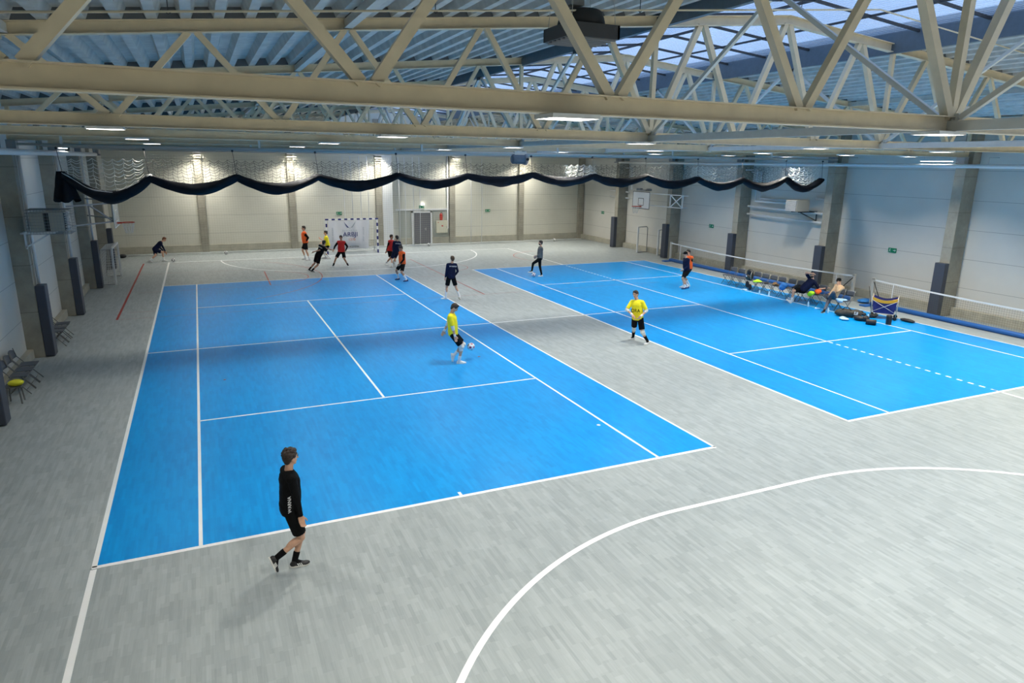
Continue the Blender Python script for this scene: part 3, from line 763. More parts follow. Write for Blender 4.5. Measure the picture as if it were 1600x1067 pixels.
# ------------------------------------------------------------------ joints of every person, in metres in the hall
# body scale, then pelvis, neck, head, face direction, then left and right: hip, knee, ankle, toe, shoulder, elbow, wrist
POSE = {
 'p1': (1.011, [(2.574, -1.079, 0.952), (2.588, -1.08, 1.488), (2.629, -1.083, 1.68), (0.927, 0.375, 0), (2.566, -0.983, 0.902), (2.71, -1.012, 0.487), (2.58, -1.06, 0.086), (2.758, -1.06, 0.027), (2.562, -0.904, 1.433), (2.601, -0.891, 1.138), (2.636, -0.878, 0.878), (2.579, -1.174, 0.901), (2.687, -1.133, 0.477), (2.335, -1.139, 0.239), (2.337, -1.139, 0.052), (2.611, -1.255, 1.431), (2.65, -1.271, 1.136), (2.685, -1.286, 0.876)]),
 'p2': (1.011, [(8.027, 7.658, 0.91), (7.984, 7.673, 1.444), (8.074, 7.641, 1.617), (0.906, -0.423, -0.7), (8.067, 7.745, 0.86), (8.334, 7.64, 0.528), (8.083, 7.744, 0.201), (8.049, 7.756, 0.018), (8.077, 7.825, 1.392), (7.969, 7.906, 1.125), (7.875, 7.977, 0.89), (7.995, 7.567, 0.86), (8.236, 7.488, 0.501), (8.16, 7.54, 0.086), (8.329, 7.485, 0.027), (7.9, 7.518, 1.386), (7.961, 7.484, 1.096), (8.015, 7.454, 0.841)]),
 'p3': (1.011, [(14.19, 7.559, 0.882), (14.151, 7.587, 1.416), (14.1, 7.623, 1.603), (-0.906, -0.423, 0), (14.238, 7.472, 0.839), (14.249, 7.34, 0.42), (14.51, 7.37, 0.086), (14.343, 7.309, 0.027), (14.248, 7.435, 1.375), (14.355, 7.339, 1.113), (14.146, 7.321, 0.954), (14.149, 7.642, 0.824), (14.272, 7.839, 0.448), (14.39, 8.03, 0.086), (14.215, 7.999, 0.027), (14.062, 7.734, 1.345), (13.89, 7.745, 1.102), (13.966, 7.534, 0.965)]),
 'p4': (1.000, [(11.082, 16.564, 0.967), (11.115, 16.552, 1.496), (11.135, 16.545, 1.689), (-0.139, 0.99, 0), (10.984, 16.557, 0.923), (10.907, 16.613, 0.498), (10.84, 16.58, 0.085), (10.688, 16.668, 0.027), (10.937, 16.547, 1.452), (10.895, 16.597, 1.164), (10.858, 16.641, 0.91), (11.173, 16.573, 0.911), (11.28, 16.536, 0.491), (11.385, 16.352, 0.128), (11.447, 16.391, -0.041), (11.286, 16.56, 1.43), (11.382, 16.58, 1.152), (11.32, 16.745, 0.961)]),
 'p5': (1.000, [(17.183, 20.534, 0.971), (17.207, 20.522, 1.501), (17.19, 20.531, 1.695), (-0.966, 0.259, 0), (17.156, 20.443, 0.92), (16.836, 20.599, 0.671), (16.829, 20.713, 0.267), (16.666, 20.795, 0.238), (17.174, 20.351, 1.443), (17.186, 20.389, 1.151), (16.977, 20.504, 1.048), (17.206, 20.627, 0.922), (17.207, 20.566, 0.492), (17.28, 20.49, 0.085), (17.108, 20.527, 0.027), (17.235, 20.696, 1.448), (17.284, 20.698, 1.157), (17.075, 20.701, 1.003)]),
 'p6': (0.989, [(10.423, 21.718, 0.847), (10.414, 21.721, 1.371), (10.36, 21.736, 1.555), (-0.99, -0.139, -0.364), (10.44, 21.626, 0.798), (10.302, 21.469, 0.422), (10.53, 21.39, 0.084), (10.362, 21.345, 0.027), (10.46, 21.553, 1.318), (10.421, 21.472, 1.041), (10.261, 21.503, 0.841), (10.407, 21.811, 0.797), (10.143, 21.846, 0.459), (10.28, 21.96, 0.084), (10.109, 21.93, 0.027), (10.37, 21.888, 1.315), (10.39, 21.938, 1.028), (10.321, 21.901, 0.784)]),
 'p7': (1.011, [(11.212, 27.087, 0.788), (11.282, 27.069, 1.32), (11.299, 27.065, 1.516), (0.707, -0.707, 0), (11.288, 27.137, 0.729), (11.488, 26.978, 0.371), (11.4, 27.28, 0.086), (11.489, 27.126, 0.027), (11.409, 27.186, 1.251), (11.457, 27.171, 0.957), (11.429, 26.93, 0.855), (11.124, 27.04, 0.748), (11.141, 26.798, 0.381), (10.92, 27.01, 0.086), (10.92, 26.832, 0.027), (11.141, 26.957, 1.278), (11.072, 27.053, 1.002), (11.012, 27.137, 0.758)]),
 'p8': (1.011, [(11.275, 26.143, 0.836), (11.348, 26.124, 1.366), (11.344, 26.125, 1.564), (-0.5, 0.866, 0), (11.173, 26.136, 0.799), (11.043, 26.206, 0.384), (10.98, 25.91, 0.086), (10.919, 26.077, 0.027), (11.172, 26.079, 1.333), (11.144, 26.199, 1.061), (11.163, 26.326, 0.832), (11.363, 26.154, 0.773), (11.28, 26.425, 0.437), (11.24, 26.19, 0.086), (11.255, 26.367, 0.027), (11.51, 26.173, 1.29), (11.601, 26.098, 1.016), (11.487, 26.088, 0.779)]),
 'p9': (0.989, [(8.541, 27.081, 0.841), (8.558, 27.078, 1.365), (8.546, 27.08, 1.557), (-0.423, -0.906, 0), (8.621, 27.034, 0.789), (8.623, 26.781, 0.441), (8.82, 26.86, 0.084), (8.79, 26.689, 0.027), (8.706, 26.992, 1.305), (8.865, 27.047, 1.067), (8.741, 26.994, 0.848), (8.458, 27.128, 0.794), (8.215, 27.004, 0.462), (8.08, 27.11, 0.084), (7.938, 27.01, 0.027), (8.406, 27.165, 1.316), (8.228, 27.188, 1.086), (8.128, 27.003, 0.939)]),
 'p10': (0.989, [(7.146, 25.866, 0.822), (7.385, 25.833, 1.287), (7.459, 25.822, 1.464), (0.866, 0.5, 0), (7.075, 25.944, 0.808), (6.968, 26.041, 0.403), (6.68, 26.05, 0.104), (6.79, 26.09, -0.036), (7.25, 25.952, 1.304), (7.518, 25.94, 1.191), (7.755, 25.93, 1.092), (7.172, 25.795, 0.747), (7.055, 25.706, 0.343), (6.74, 25.58, 0.104), (6.86, 25.681, 0.01), (7.471, 25.72, 1.173), (7.188, 25.718, 1.101), (6.939, 25.716, 1.037)]),
 'p11': (0.978, [(8.379, 30.438, 0.795), (8.313, 30.449, 1.309), (8.296, 30.452, 1.498), (-0.99, 0.139, 0), (8.373, 30.346, 0.747), (8.161, 30.344, 0.378), (8.44, 30.28, 0.083), (8.271, 30.31, 0.026), (8.305, 30.278, 1.257), (8.176, 30.268, 0.999), (8.014, 30.396, 1.147), (8.399, 30.529, 0.746), (8.094, 30.603, 0.458), (8.26, 30.62, 0.083), (8.089, 30.635, 0.026), (8.335, 30.618, 1.254), (8.353, 30.685, 0.974), (8.111, 30.634, 0.916)]),
 'p12': (1.079, [(7.136, 30.42, 1.01), (7.094, 30.425, 1.58), (7.088, 30.426, 1.79), (-0.985, -0.174, 0), (7.131, 30.317, 0.956), (7.137, 30.178, 0.508), (7.25, 30.04, 0.092), (7.061, 30.023, 0.029), (7.098, 30.236, 1.522), (7.283, 30.205, 1.265), (7.15, 30.267, 1.026), (7.149, 30.521, 0.956), (6.965, 30.499, 0.524), (7.09, 30.45, 0.092), (6.907, 30.499, 0.029), (7.098, 30.614, 1.519), (7.251, 30.616, 1.239), (7.127, 30.623, 0.988)]),
 'p13': (1.000, [(-0.639, 32.378, 0.672), (-0.285, 32.398, 1.066), (-0.134, 32.407, 1.188), (0.985, -0.174, -0.466), (-0.667, 32.47, 0.625), (-0.637, 32.132, 0.354), (-0.91, 31.9, 0.135), (-0.78, 31.889, 0.004), (-0.313, 32.57, 1.008), (-0.414, 32.565, 0.731), (-0.245, 32.55, 0.533), (-0.677, 32.281, 0.644), (-0.274, 32.203, 0.5), (-0.27, 32.14, 0.085), (-0.097, 32.109, 0.027), (-0.331, 32.222, 1.042), (-0.234, 32.266, 0.767), (-0.148, 32.306, 0.523)]),
 'p14': (1.000, [(22.097, 15.196, 0.878), (22.06, 15.226, 1.406), (22.015, 15.263, 1.592), (-0.996, 0.087, 0), (22.084, 15.1, 0.832), (21.836, 15.111, 0.475), (21.98, 15.05, 0.085), (21.805, 15.065, 0.027), (22.048, 15.049, 1.36), (22.023, 15, 1.07), (21.835, 15.086, 0.912), (22.117, 15.287, 0.824), (21.973, 15.241, 0.417), (22.21, 15.14, 0.085), (22.035, 15.155, 0.027), (22.08, 15.397, 1.342), (22.23, 15.465, 1.098), (22.105, 15.383, 0.885)]),
 'p15': (1.011, [(22.511, 15.563, 0.896), (22.497, 15.574, 1.431), (22.452, 15.61, 1.62), (-0.996, -0.087, 0), (22.504, 15.466, 0.847), (22.227, 15.457, 0.505), (22.17, 15.42, 0.086), (21.994, 15.445, 0.027), (22.514, 15.397, 1.38), (22.562, 15.479, 1.097), (22.35, 15.565, 0.967), (22.521, 15.658, 0.843), (22.361, 15.612, 0.436), (22.59, 15.54, 0.086), (22.412, 15.546, 0.027), (22.483, 15.749, 1.372), (22.708, 15.834, 1.194), (22.612, 15.802, 0.952)]),
 'p16': (1.034, [(24.58, 10.62, 0.586), (24.884, 10.435, 1.004), (24.831, 10.493, 1.189), (-0.906, -0.423, 0.176), (24.53, 10.545, 0.521), (24.422, 10.981, 0.521), (24.43, 10.95, 0.088), (24.309, 11.082, 0.156), (24.84, 10.285, 0.896), (24.971, 10.162, 0.65), (25.163, 9.98, 0.7), (24.574, 10.729, 0.571), (24.127, 10.721, 0.52), (24.09, 10.72, 0.088), (23.971, 10.853, 0.156), (24.865, 10.622, 1.026), (24.682, 10.674, 1.264), (24.742, 10.412, 1.271)]),
 'p17': (0.989, [(24.58, 9.1, 0.586), (24.827, 9.04, 0.998), (24.778, 9.098, 1.175), (-0.966, -0.259, -0.176), (24.549, 9.013, 0.534), (24.25, 8.83, 0.784), (24.331, 9.109, 0.487), (24.221, 9.241, 0.549), (24.799, 8.875, 0.926), (24.539, 8.895, 0.797), (24.598, 8.97, 1.036), (24.561, 9.199, 0.554), (24.225, 9.022, 0.315), (23.9, 8.85, 0.084), (23.729, 8.82, 0.027), (24.799, 9.217, 0.977), (24.928, 9.312, 0.733), (24.68, 9.291, 0.665)]),
}
# ------------------------------------------------------------------ people
def cap_cone(bm, a, b, ra, rb, n=14, flat0=False, flat1=False):
    """tapered limb segment into an MB; rounded ends unless flat"""
    a = Vector(a); b = Vector(b); d = b-a; L = d.length
    if L < 1e-5: return
    d = d/L
    pts = []; rs = []
    if not flat0:
        for t in (0.05, .35, .7): pts.append(a - d*ra*math.cos(t*PI/2)); rs.append(ra*math.sin(t*PI/2))
    pts.append(a); rs.append(ra); pts.append(b); rs.append(rb)
    if not flat1:
        for t in (.7, .35, .05): pts.append(b + d*rb*math.cos(t*PI/2)); rs.append(rb*math.sin(t*PI/2))
    bm.tube(pts, rs, n)

def frame(x, z):
    """rotation whose local x is x and local z as close to z as can be"""
    x = Vector(x).normalized(); z = Vector(z); z = (z - x*z.dot(x)).normalized(); y = z.cross(x)
    return Matrix((x, y, z)).transposed()

def remeshed(mb, name, mats, parent, voxel, smooth=2, noise=0.0):
    """join overlapping solids into one continuous surface"""
    me = bpy.data.meshes.new(name); me.from_pydata(mb.v, [], mb.f); me.update()
    o = bpy.data.objects.new('work', me); COL.objects.link(o)
    r = o.modifiers.new('r', 'REMESH'); r.mode = 'VOXEL'; r.voxel_size = voxel; r.use_smooth_shade = True
    if smooth:
        s_ = o.modifiers.new('s', 'SMOOTH'); s_.factor = .5; s_.iterations = smooth
    if noise > 0:
        tx = bpy.data.textures.new('curl', 'CLOUDS'); tx.noise_scale = .028
        dsp = o.modifiers.new('d', 'DISPLACE'); dsp.texture = tx; dsp.strength = noise; dsp.mid_level = .45
    dg = bpy.context.evaluated_depsgraph_get()
    new = bpy.data.meshes.new_from_object(o.evaluated_get(dg))
    new.name = name
    bpy.data.objects.remove(o); bpy.data.meshes.remove(me)
    new.materials.clear()
    new.materials.append(mats)
    o2 = bpy.data.objects.new(name, new)
    link(o2, parent)
    return o2

def torso(mb, P_, k, g=0.0, low=True, chest=1.0, straight=0.0):
    """pelvis to shoulders as one lofted trunk; g is how far cloth stands off the body, straight fills the waist"""
    up = (P_['neck'] - P_['pelvis']).normalized()
    ls, rs = P_['lsho'], P_['rsho']; side = (ls - rs).normalized()
    hs = (P_['lhip'] - P_['rhip']).normalized()
    L = (P_['neck'] - P_['pelvis']).length
    prof = [(-.20, .060, .080, 0), (-.17, .105, .140, 0), (-.08, .122, .165, 0), (.05, .118, .165, 0), (.25, .100, .143, 1), (.42, .100, .142, 1), (.60, .115, .158, 0), (.75, .118, .168, 0), (.87, .100, .160, 0), (.95, .075, .120, 0), (1.0, .055, .065, 0), (1.03, .03, .03, 0)]
    if not low: prof = [p for p in prof if p[0] > -.1]; prof[0] = (-.08, .122, .165, 0)
    n = 22; vs_ = []; fs_ = []
    for (t, a_, b_, fill) in prof:
        u_ = max(0, min(1, t)); sd = hs.lerp(side, u_); sd = (sd - up*sd.dot(up)).normalized(); fr = sd.cross(up)
        c = P_['pelvis'] + up*L*t + fr*(.012*math.sin(PI*u_))*k
        ra = a_*k + g + fill*straight; rb = b_*k*(chest if t > .4 else 1) + g + fill*straight
        for i in range(n):
            an = 2*PI*i/n; ca, sa = math.cos(an), math.sin(an)
            vs_.append(c + fr*ra*math.copysign(abs(ca)**.85, ca) + sd*rb*math.copysign(abs(sa)**.85, sa))
    m_ = len(prof)
    for j in range(m_-1):
        for i in range(n): i2 = (i+1) % n; fs_.append((j*n+i, j*n+i2, (j+1)*n+i2, (j+1)*n+i))
    fs_.append(tuple(range(n-1, -1, -1))); fs_.append(tuple((m_-1)*n+i for i in range(n)))
    mb.add(vs_, fs_, True)
    cap_cone(mb, ls - side*.02*k - up*.005*k, P_['pelvis'].lerp(P_['neck'], .86) + side*.05*k, .060*k+g, .085*k+g)
    cap_cone(mb, rs + side*.02*k - up*.005*k, P_['pelvis'].lerp(P_['neck'], .86) - side*.05*k, .060*k+g, .085*k+g)

def hand(mb, w_, e, k, curl, thumb_side, fat=1.0):
    """palm, four bent fingers and a thumb on its side"""
    d = (w_ - e).normalized()
    fwd_ = Vector(thumb_side) - d*Vector(thumb_side).dot(d); fwd_.normalize()   # from the little finger towards the thumb
    nrm_ = d.cross(fwd_)                                                        # palm normal
    pc = w_ + d*.048*k
    mb.obox(pc, d, fwd_, nrm_, .046*k, .040*k, .015*k*fat)
    cap_cone(mb, w_ - d*.01*k, w_ + d*.02*k, .028*k, .026*k)
    for i, L in enumerate((.075, .083, .078, .062)):
        b = w_ + d*.09*k + fwd_*(.030 - .020*i)*k
        a1 = curl*.45; a2 = curl*1.0; a3 = curl*1.5
        p1 = b + (d*math.cos(a1) + nrm_*math.sin(a1))*L*.45*k
        p2 = p1 + (d*math.cos(a2) + nrm_*math.sin(a2))*L*.32*k
        p3 = p2 + (d*math.cos(a3) + nrm_*math.sin(a3))*L*.23*k
        r = .0088*k*fat
        cap_cone(mb, b - d*.012*k, p1, r*1.05, r, 8); cap_cone(mb, p1, p2, r, r*.95, 8); cap_cone(mb, p2, p3, r*.95, r*.85, 8)
    t0 = w_ + d*.022*k + fwd_*.030*k
    t1 = t0 + (d*.62 + fwd_*.66 + nrm_*.22).normalized()*.042*k
    t2 = t1 + (d*.88 + fwd_*.22 + nrm_*.38).normalized()*.034*k
    cap_cone(mb, t0, t1, .0125*k*fat, .0105*k*fat, 8); cap_cone(mb, t1, t2, .0105*k*fat, .009*k*fat, 8)

SKIN = {'a': mat('skin', (.64, .37, .25), .5, noise=.08, nscale=20), 'b': mat('skin_tanned', (.45, .24, .15), .5, noise=.08, nscale=20)}
HAIR = {'dark': mat('dark_brown_hair', (.030, .018, .012), .6, noise=.4, nscale=90), 'black': mat('black_hair', (.012, .010, .010), .5),
        'brown': mat('brown_hair', (.09, .048, .022), .6, noise=.4, nscale=90), 'red': mat('auburn_hair', (.16, .055, .022), .6, noise=.3, nscale=90)}
CLOTH = {'black': mat('black_sports_cloth', (.0045, .005, .006), .85, noise=.2, nscale=15, bump=.3, bscale=14, spec=.15),
         'navy': mat('navy_sports_cloth', (.006, .011, .042), .85, noise=.2, nscale=15, bump=.3, bscale=14, spec=.2),
         'yellow': mat('yellow_goalkeeper_cloth', (.93, .80, .01), .7, noise=.06, nscale=12, bump=.3, bscale=14),
         'orange': mat('orange_bib_cloth', (.95, .13, .015), .7, noise=.08, nscale=12, bump=.3, bscale=14),
         'red': mat('red_bib_cloth', (.62, .018, .014), .7, noise=.08, nscale=12, bump=.3, bscale=14),
         'grey': mat('grey_jacket_cloth', (.115, .12, .115), .8, noise=.12, nscale=12, bump=.3, bscale=14),
         'tan': mat('beige_shirt_cloth', (.62, .42, .25), .8, noise=.08, nscale=12, bump=.3, bscale=14),
         'jeans': mat('grey_trouser_cloth', (.085, .095, .12), .8, noise=.2, nscale=16, bump=.3, bscale=14),
         'white': mat('white_sock_cloth', (.80, .81, .82), .75, noise=.03, bump=.2, bscale=20),
         'bandage': mat('pale_knee_pad_cloth', (.74, .73, .68), .8, noise=.08, nscale=30)}
SHOE = {'white': mat('white_shoe', (.80, .81, .80), .45), 'black': mat('black_shoe', (.016, .016, .018), .5), 'navy': mat('navy_shoe', (.02, .03, .12), .5)}
SOLE = mat('white_rubber_sole', (.78, .77, .72), .5)
EYE = mat('eye_dark', (.03, .02, .015), .2)
LIP = mat('lip_skin', (.42, .16, .12), .5)

def flat_text(txt, size, matname, name, parent, origin, xdir, zdir, depth=.002):
    """lettering laid along xdir with its top towards zdir"""
    cu = bpy.data.curves.new(name, 'FONT'); cu.body = txt; cu.size = size; cu.extrude = depth; cu.align_x = 'CENTER'; cu.align_y = 'CENTER'
    t = bpy.data.objects.new('work', cu); COL.objects.link(t)
    dg = bpy.context.evaluated_depsgraph_get()
    me = bpy.data.meshes.new_from_object(t.evaluated_get(dg)); bpy.data.objects.remove(t)
    me.materials.clear(); me.materials.append(matname)
    x = Vector(xdir).normalized(); y = Vector(zdir); y = (y - x*y.dot(x)).normalized(); z = x.cross(y)
    mt = Matrix((x, y, z)).transposed().to_4x4(); mt.translation = Vector(origin)
    me.transform(mt)
    o = bpy.data.objects.new(name, me)
    return link(o, parent)

def person(key, label, skin='a', hair='dark', curly=0.0, top='navy', sleeve='long', bib=None, bottom='black', shorts=True, socks='white',
           sock_h=.55, shoes='white', voxel=.012, cap=False, beard=False, kneepads=False, elbowpads=False, gloves=False, face=True, text=None, curlh=.8, name='person', hat_back=False):
    k, J = POSE[key]
    P_ = {a: Vector(b) for a, b in zip(['pelvis', 'neck', 'head', 'hdir'] + [s_ + q_ for s_ in 'lr' for q_ in ('hip', 'knee', 'ankle', 'toe', 'sho', 'elbow', 'wrist')], J)}
    base = Vector((P_['pelvis'].x, P_['pelvis'].y, 0))
    root = empty(name, base)
    tag(root, label, 'person')
    for a in P_:
        if a != 'hdir': P_[a] = P_[a] - base
    HD = P_['hdir'].normalized()
    up = (P_['head'] - P_['neck']).normalized()
    upv_ = (up + Vector((0, 0, 1.2))).normalized()
    FR = frame(HD, upv_); hx = FR.col[0]; hy = FR.col[1]; hz = FR.col[2]
    hc = P_['head']
    sk = SKIN[skin]
    tup = (P_['neck'] - P_['pelvis']).normalized()
    sd = (P_['lsho'] - P_['rsho']).normalized(); tf = sd.cross(tup)
    # body: one continuous surface
    b = MB()
    torso(b, P_, k)
    cap_cone(b, P_['neck'] - tup*.03*k, hc - hz*.05*k - hx*.012*k, .058*k, .052*k)
    b.ball(hc + hz*.012*k - hx*.008*k, .098*k, .077*k, .098*k, 20, 14, FR)
    b.ball(hc - hz*.048*k + hx*.022*k, .062*k, .055*k, .062*k, 16, 10, FR)
    b.ball(hc - hz*.100*k + hx*.055*k, .024*k, .026*k, .016*k, 10, 8, FR)      # chin
    cap_cone(b, hc + hx*.086*k + hz*.002*k, hc + hx*.104*k - hz*.034*k, .009*k, .015*k, 8)   # nose
    b.ball(hc + hx*.080*k + hz*.020*k, .014*k, .05*k, .012*k, 10, 8, FR)       # brow ridge
    for s_ in (1, -1): b.ball(hc + hy*s_*.079*k - hx*.006*k - hz*.012*k, .020*k, .010*k, .031*k, 10, 8, FR)
    for n_ in 'lr':
        sho, el, wr = P_[n_+'sho'], P_[n_+'elbow'], P_[n_+'wrist']
        cap_cone(b, sho, el, .050*k, .038*k); cap_cone(b, el, wr, .040*k, .026*k)
        b.ball(el.lerp(wr, .25), .04*k, .04*k, .07*k, 12, 8, frame((el-wr).cross(Vector((.3, .2, 1))), wr-el))
        hand(b, wr, el, k, .75 if gloves else (1.15 if key == 'p1' else .6), HD*.6 + tf*.6, 1.0 if voxel < .009 else 1.35)
        hip, kn, an, to = P_[n_+'hip'], P_[n_+'knee'], P_[n_+'ankle'], P_[n_+'toe']
        cap_cone(b, hip, kn, .084*k, .053*k); cap_cone(b, kn, an, .050*k, .034*k)
        back = ((kn-hip).normalized() - (an-kn).normalized())
        cf = an-kn
        bk = (hip - kn).normalized() + (an - kn).normalized()
        bk = bk - cf.normalized()*bk.dot(cf.normalized())
        if bk.length < .08: bk = -tf
        bk.normalize()
        b.ball(kn.lerp(an, .30) + bk*.016*k, .050*k, .048*k, .12*k, 12, 10, frame(bk, an-kn))
        cap_cone(b, an, an.lerp(to, .55) + (an-kn).normalized()*.014*k, .030*k, .020*k)
    body = remeshed(b, 'body', sk, root, voxel if voxel > .008 else .0065, 2)
    # face
    if face:
        for s_ in (1, -1):
            e_ = MB(); e_.ball(hc + hx*.083*k + hy*s_*.031*k + hz*.004*k, .010*k, .013*k, .007*k, 10, 8, FR); e_.build('eye', EYE, root)
            e_ = MB(); e_.tube([hc + hx*.090*k + hy*s_*.016*k + hz*.024*k, hc + hx*.090*k + hy*s_*.034*k + hz*.030*k, hc + hx*.076*k + hy*s_*.052*k + hz*.022*k], .0045*k, 6); e_.build('eyebrow', HAIR[hair], root)
        e_ = MB(); e_.ball(hc + hx*.083*k - hz*.063*k, .008*k, .024*k, .007*k, 10, 8, FR); e_.build('mouth', LIP, root)
    # hair
    h = MB()
    h.ball(hc + hz*.032*k - hx*.018*k, .099*k, .087*k, .098*k, 20, 14, FR)
    h.ball(hc + hz*.010*k - hx*.045*k, .070*k, .083*k, .085*k, 16, 12, FR)
    h.ball(hc + hz*.092*k + hx*.030*k, .058*k, .062*k, .032*k, 14, 10, FR)
    h.ball(hc - hz*.045*k - hx*.055*k, .042*k, .056*k, .05*k, 12, 10, FR)
    if curly:
        for i in range(26):
            a = random.uniform(0, 2*PI); c_ = random.uniform(.1, 1)
            v_ = Vector((math.cos(a)*math.sqrt(1-c_*c_)*.9 - .25, math.sin(a)*math.sqrt(1-c_*c_), c_)).normalized()
            h.ball(hc + hz*.03*k - hx*.01*k + (hx*v_.x + hy*v_.y + hz*v_.z)*.098*k, random.uniform(.018, .030)*k, nu=8, nv=6)
    if not cap or curly:
        remeshed(h, 'hair', HAIR[hair], root, .0075 if voxel < .01 else .012, 1, .012 if curly else .004)
    if beard:
        h = MB(); h.ball(hc - hz*.068*k + hx*.030*k, .063*k, .060*k, .050*k, 14, 10, FR)
        remeshed(h, 'beard', HAIR[hair], root, .010, 1)
    if cap:
        h = MB(); h.ball(hc + hz*.034*k - hx*.010*k, .108*k, .090*k, .092*k, 20, 14, FR)
        h.ball(hc + hz*.040*k + hx*.115*k, .065*k, .066*k, .012*k, 14, 8, FR)
        h.ball(hc - hz*.01*k - hx*.055*k, .05*k, .075*k, .06*k, 12, 10, FR)
        remeshed(h, 'cap', CLOTH['black'], root, .010, 1)
    # shirt
    g = .016*k
    s = MB(); torso(s, P_, k, g, straight=.022*k)
    hem = P_['pelvis'] - tup*(.02*k)
    hs = (P_['lhip'] - P_['rhip']).normalized()
    s.ball(hem + tup*.06*k, .128*k+g, .172*k+g, .13*k, 18, 12, frame(hs.cross(tup), tup))
    for n_ in 'lr':
        sho, el, wr = P_[n_+'sho'], P_[n_+'elbow'], P_[n_+'wrist']
        if sleeve == 'long':
            cap_cone(s, sho, el, .064*k, .050*k); cap_cone(s, el, el.lerp(wr, .97), .050*k, .035*k, flat1=True)
        elif sleeve == 'short':
            cap_cone(s, sho, sho.lerp(el, .85), .066*k, .062*k, flat1=True)
    remeshed(s, 'jacket' if top == 'grey' else 'shirt', CLOTH[top], root, max(voxel, .009), 2, .006)
    if bib:
        s = MB(); torso(s, P_, k, g + .014*k, low=False, chest=.92, straight=.022*k)
        s.ball(P_['pelvis'] + tup*.06*k, .128*k+g*1.9, .168*k+g*1.9, .15*k, 18, 12, frame(hs.cross(tup), tup))
        remeshed(s, 'training_bib', CLOTH[bib], root, max(voxel, .010), 1, .006)
    # shorts or trousers
    s = MB()
    s.ball(P_['pelvis'] - tup*.02*k, .128*k, .172*k, .13*k, 18, 12, frame(hs.cross(tup), tup))
    for n_ in 'lr':
        hip, kn, an = P_[n_+'hip'], P_[n_+'knee'], P_[n_+'ankle']
        if shorts: cap_cone(s, hip, hip.lerp(kn, .80), .100*k, .092*k, flat1=True)
        else: cap_cone(s, hip, kn, .098*k, .066*k); cap_cone(s, kn, kn.lerp(an, .93), .066*k, .046*k, flat1=True)
    remeshed(s, 'shorts' if shorts else 'trousers', CLOTH[bottom], root, max(voxel, .009), 2, .006)
    for n_ in 'lr':
        kn, an, to = P_[n_+'knee'], P_[n_+'ankle'], P_[n_+'toe']
        sd_ = (an - kn).normalized()
        if not shorts:
            s = MB(); cap_cone(s, an.lerp(kn, .15), an, .042*k, .041*k); cap_cone(s, an, an.lerp(to, .6) + sd_*.010*k, .038*k, .026*k)
            remeshed(s, 'sock', CLOTH['black'], root, max(voxel, .009), 1)
        if socks and shorts:
            s = MB(); a0 = an.lerp(kn, sock_h); r0 = (.058 if sock_h > .45 else .046)*k
            cap_cone(s, a0, an.lerp(kn, .3), r0, .047*k, flat0=True); cap_cone(s, an.lerp(kn, .3), an, .047*k, .041*k); cap_cone(s, an, an.lerp(to, .6) + (an-kn).normalized()*.010*k, .038*k, .026*k)
            remeshed(s, 'sock', CLOTH[socks], root, max(voxel, .009), 1)
        if kneepads:
            s = MB(); cap_cone(s, kn.lerp(P_[n_+'hip'], .22), kn.lerp(an, .28), .068*k, .062*k, flat0=True, flat1=True); s.ball(kn, .070*k)
            remeshed(s, 'knee_pad', CLOTH['bandage'], root, max(voxel, .009), 1)
        # shoe with its sole
        dr = (to - an).normalized(); flat = Vector((to.x-an.x, to.y-an.y, 0))
        sole_n = Vector((0, 0, 1)) if abs(dr.z + .33/1.053) < .06 or dr.z > -.45 and dr.z < -.1 else None
        if sole_n is not None and flat.length > .02: fdir = flat.normalized(); nz = Vector((0, 0, 1))
        else:
            q = dr.cross(Vector((0, 0, 1))).normalized() if abs(dr.z) < .98 else sd.copy()
            th = math.radians(17); nz0 = q.cross(dr); nz0 = nz0 if nz0.dot(-sd_) > 0 else -nz0
            fdir = (dr*math.cos(th) + nz0*math.sin(th)).normalized(); nz = (nz0*math.cos(th) - dr*math.sin(th)).normalized()
        FS = frame(fdir, nz); heel = an - nz*.052*k
        s = MB()
        s.ball(heel - fdir*.015*k + nz*.012*k, .052*k, .037*k, .042*k, 12, 10, FS)
        s.ball(heel + fdir*.06*k + nz*.006*k, .085*k, .042*k, .038*k, 14, 10, FS)
        s.ball(heel + fdir*.135*k - nz*.004*k, .075*k, .047*k, .028*k, 14, 10, FS)
        cap_cone(s, heel + nz*.02*k, an + nz*.022*k, .042*k, .040*k, flat1=True)
        sh = remeshed(s, 'shoe', SHOE[shoes], root, max(voxel, .008), 1)
        s = MB(); q = nz.cross(fdir); pts = []
        for i in range(20):
            a = 2*PI*i/20; pts.append((.138*math.cos(a), (.047 if math.cos(a) > 0 else .039)*math.sin(a)))
        lo = []; hi = []
        for (u_, v_) in pts:
            c_ = heel + fdir*(.065+u_)*k + q*v_*k - nz*.016*k
            lo.append(c_ - nz*.016*k); hi.append(c_ + nz*.004*k)
        s.add(lo + hi, [tuple(range(19, -1, -1)), tuple(range(20, 40))] + [(i, (i+1) % 20, 20+(i+1) % 20, 20+i) for i in range(20)])
        s.build('sole', SOLE if shoes != 'navy' else SHOE['navy'], sh)
        if shoes == 'black' and voxel < .009:
            for t_ in (.045, .068, .091):
                for s2 in (1, -1):
                    x_ = MB(); c_ = heel + fdir*t_*k + q*s2*.0415*k + nz*.004*k
                    x_.obox(c_, fdir, (nz + fdir*-.45).normalized(), q, .006*k, .024*k, .004*k); x_.build('stripe', SHOE['white'], sh)
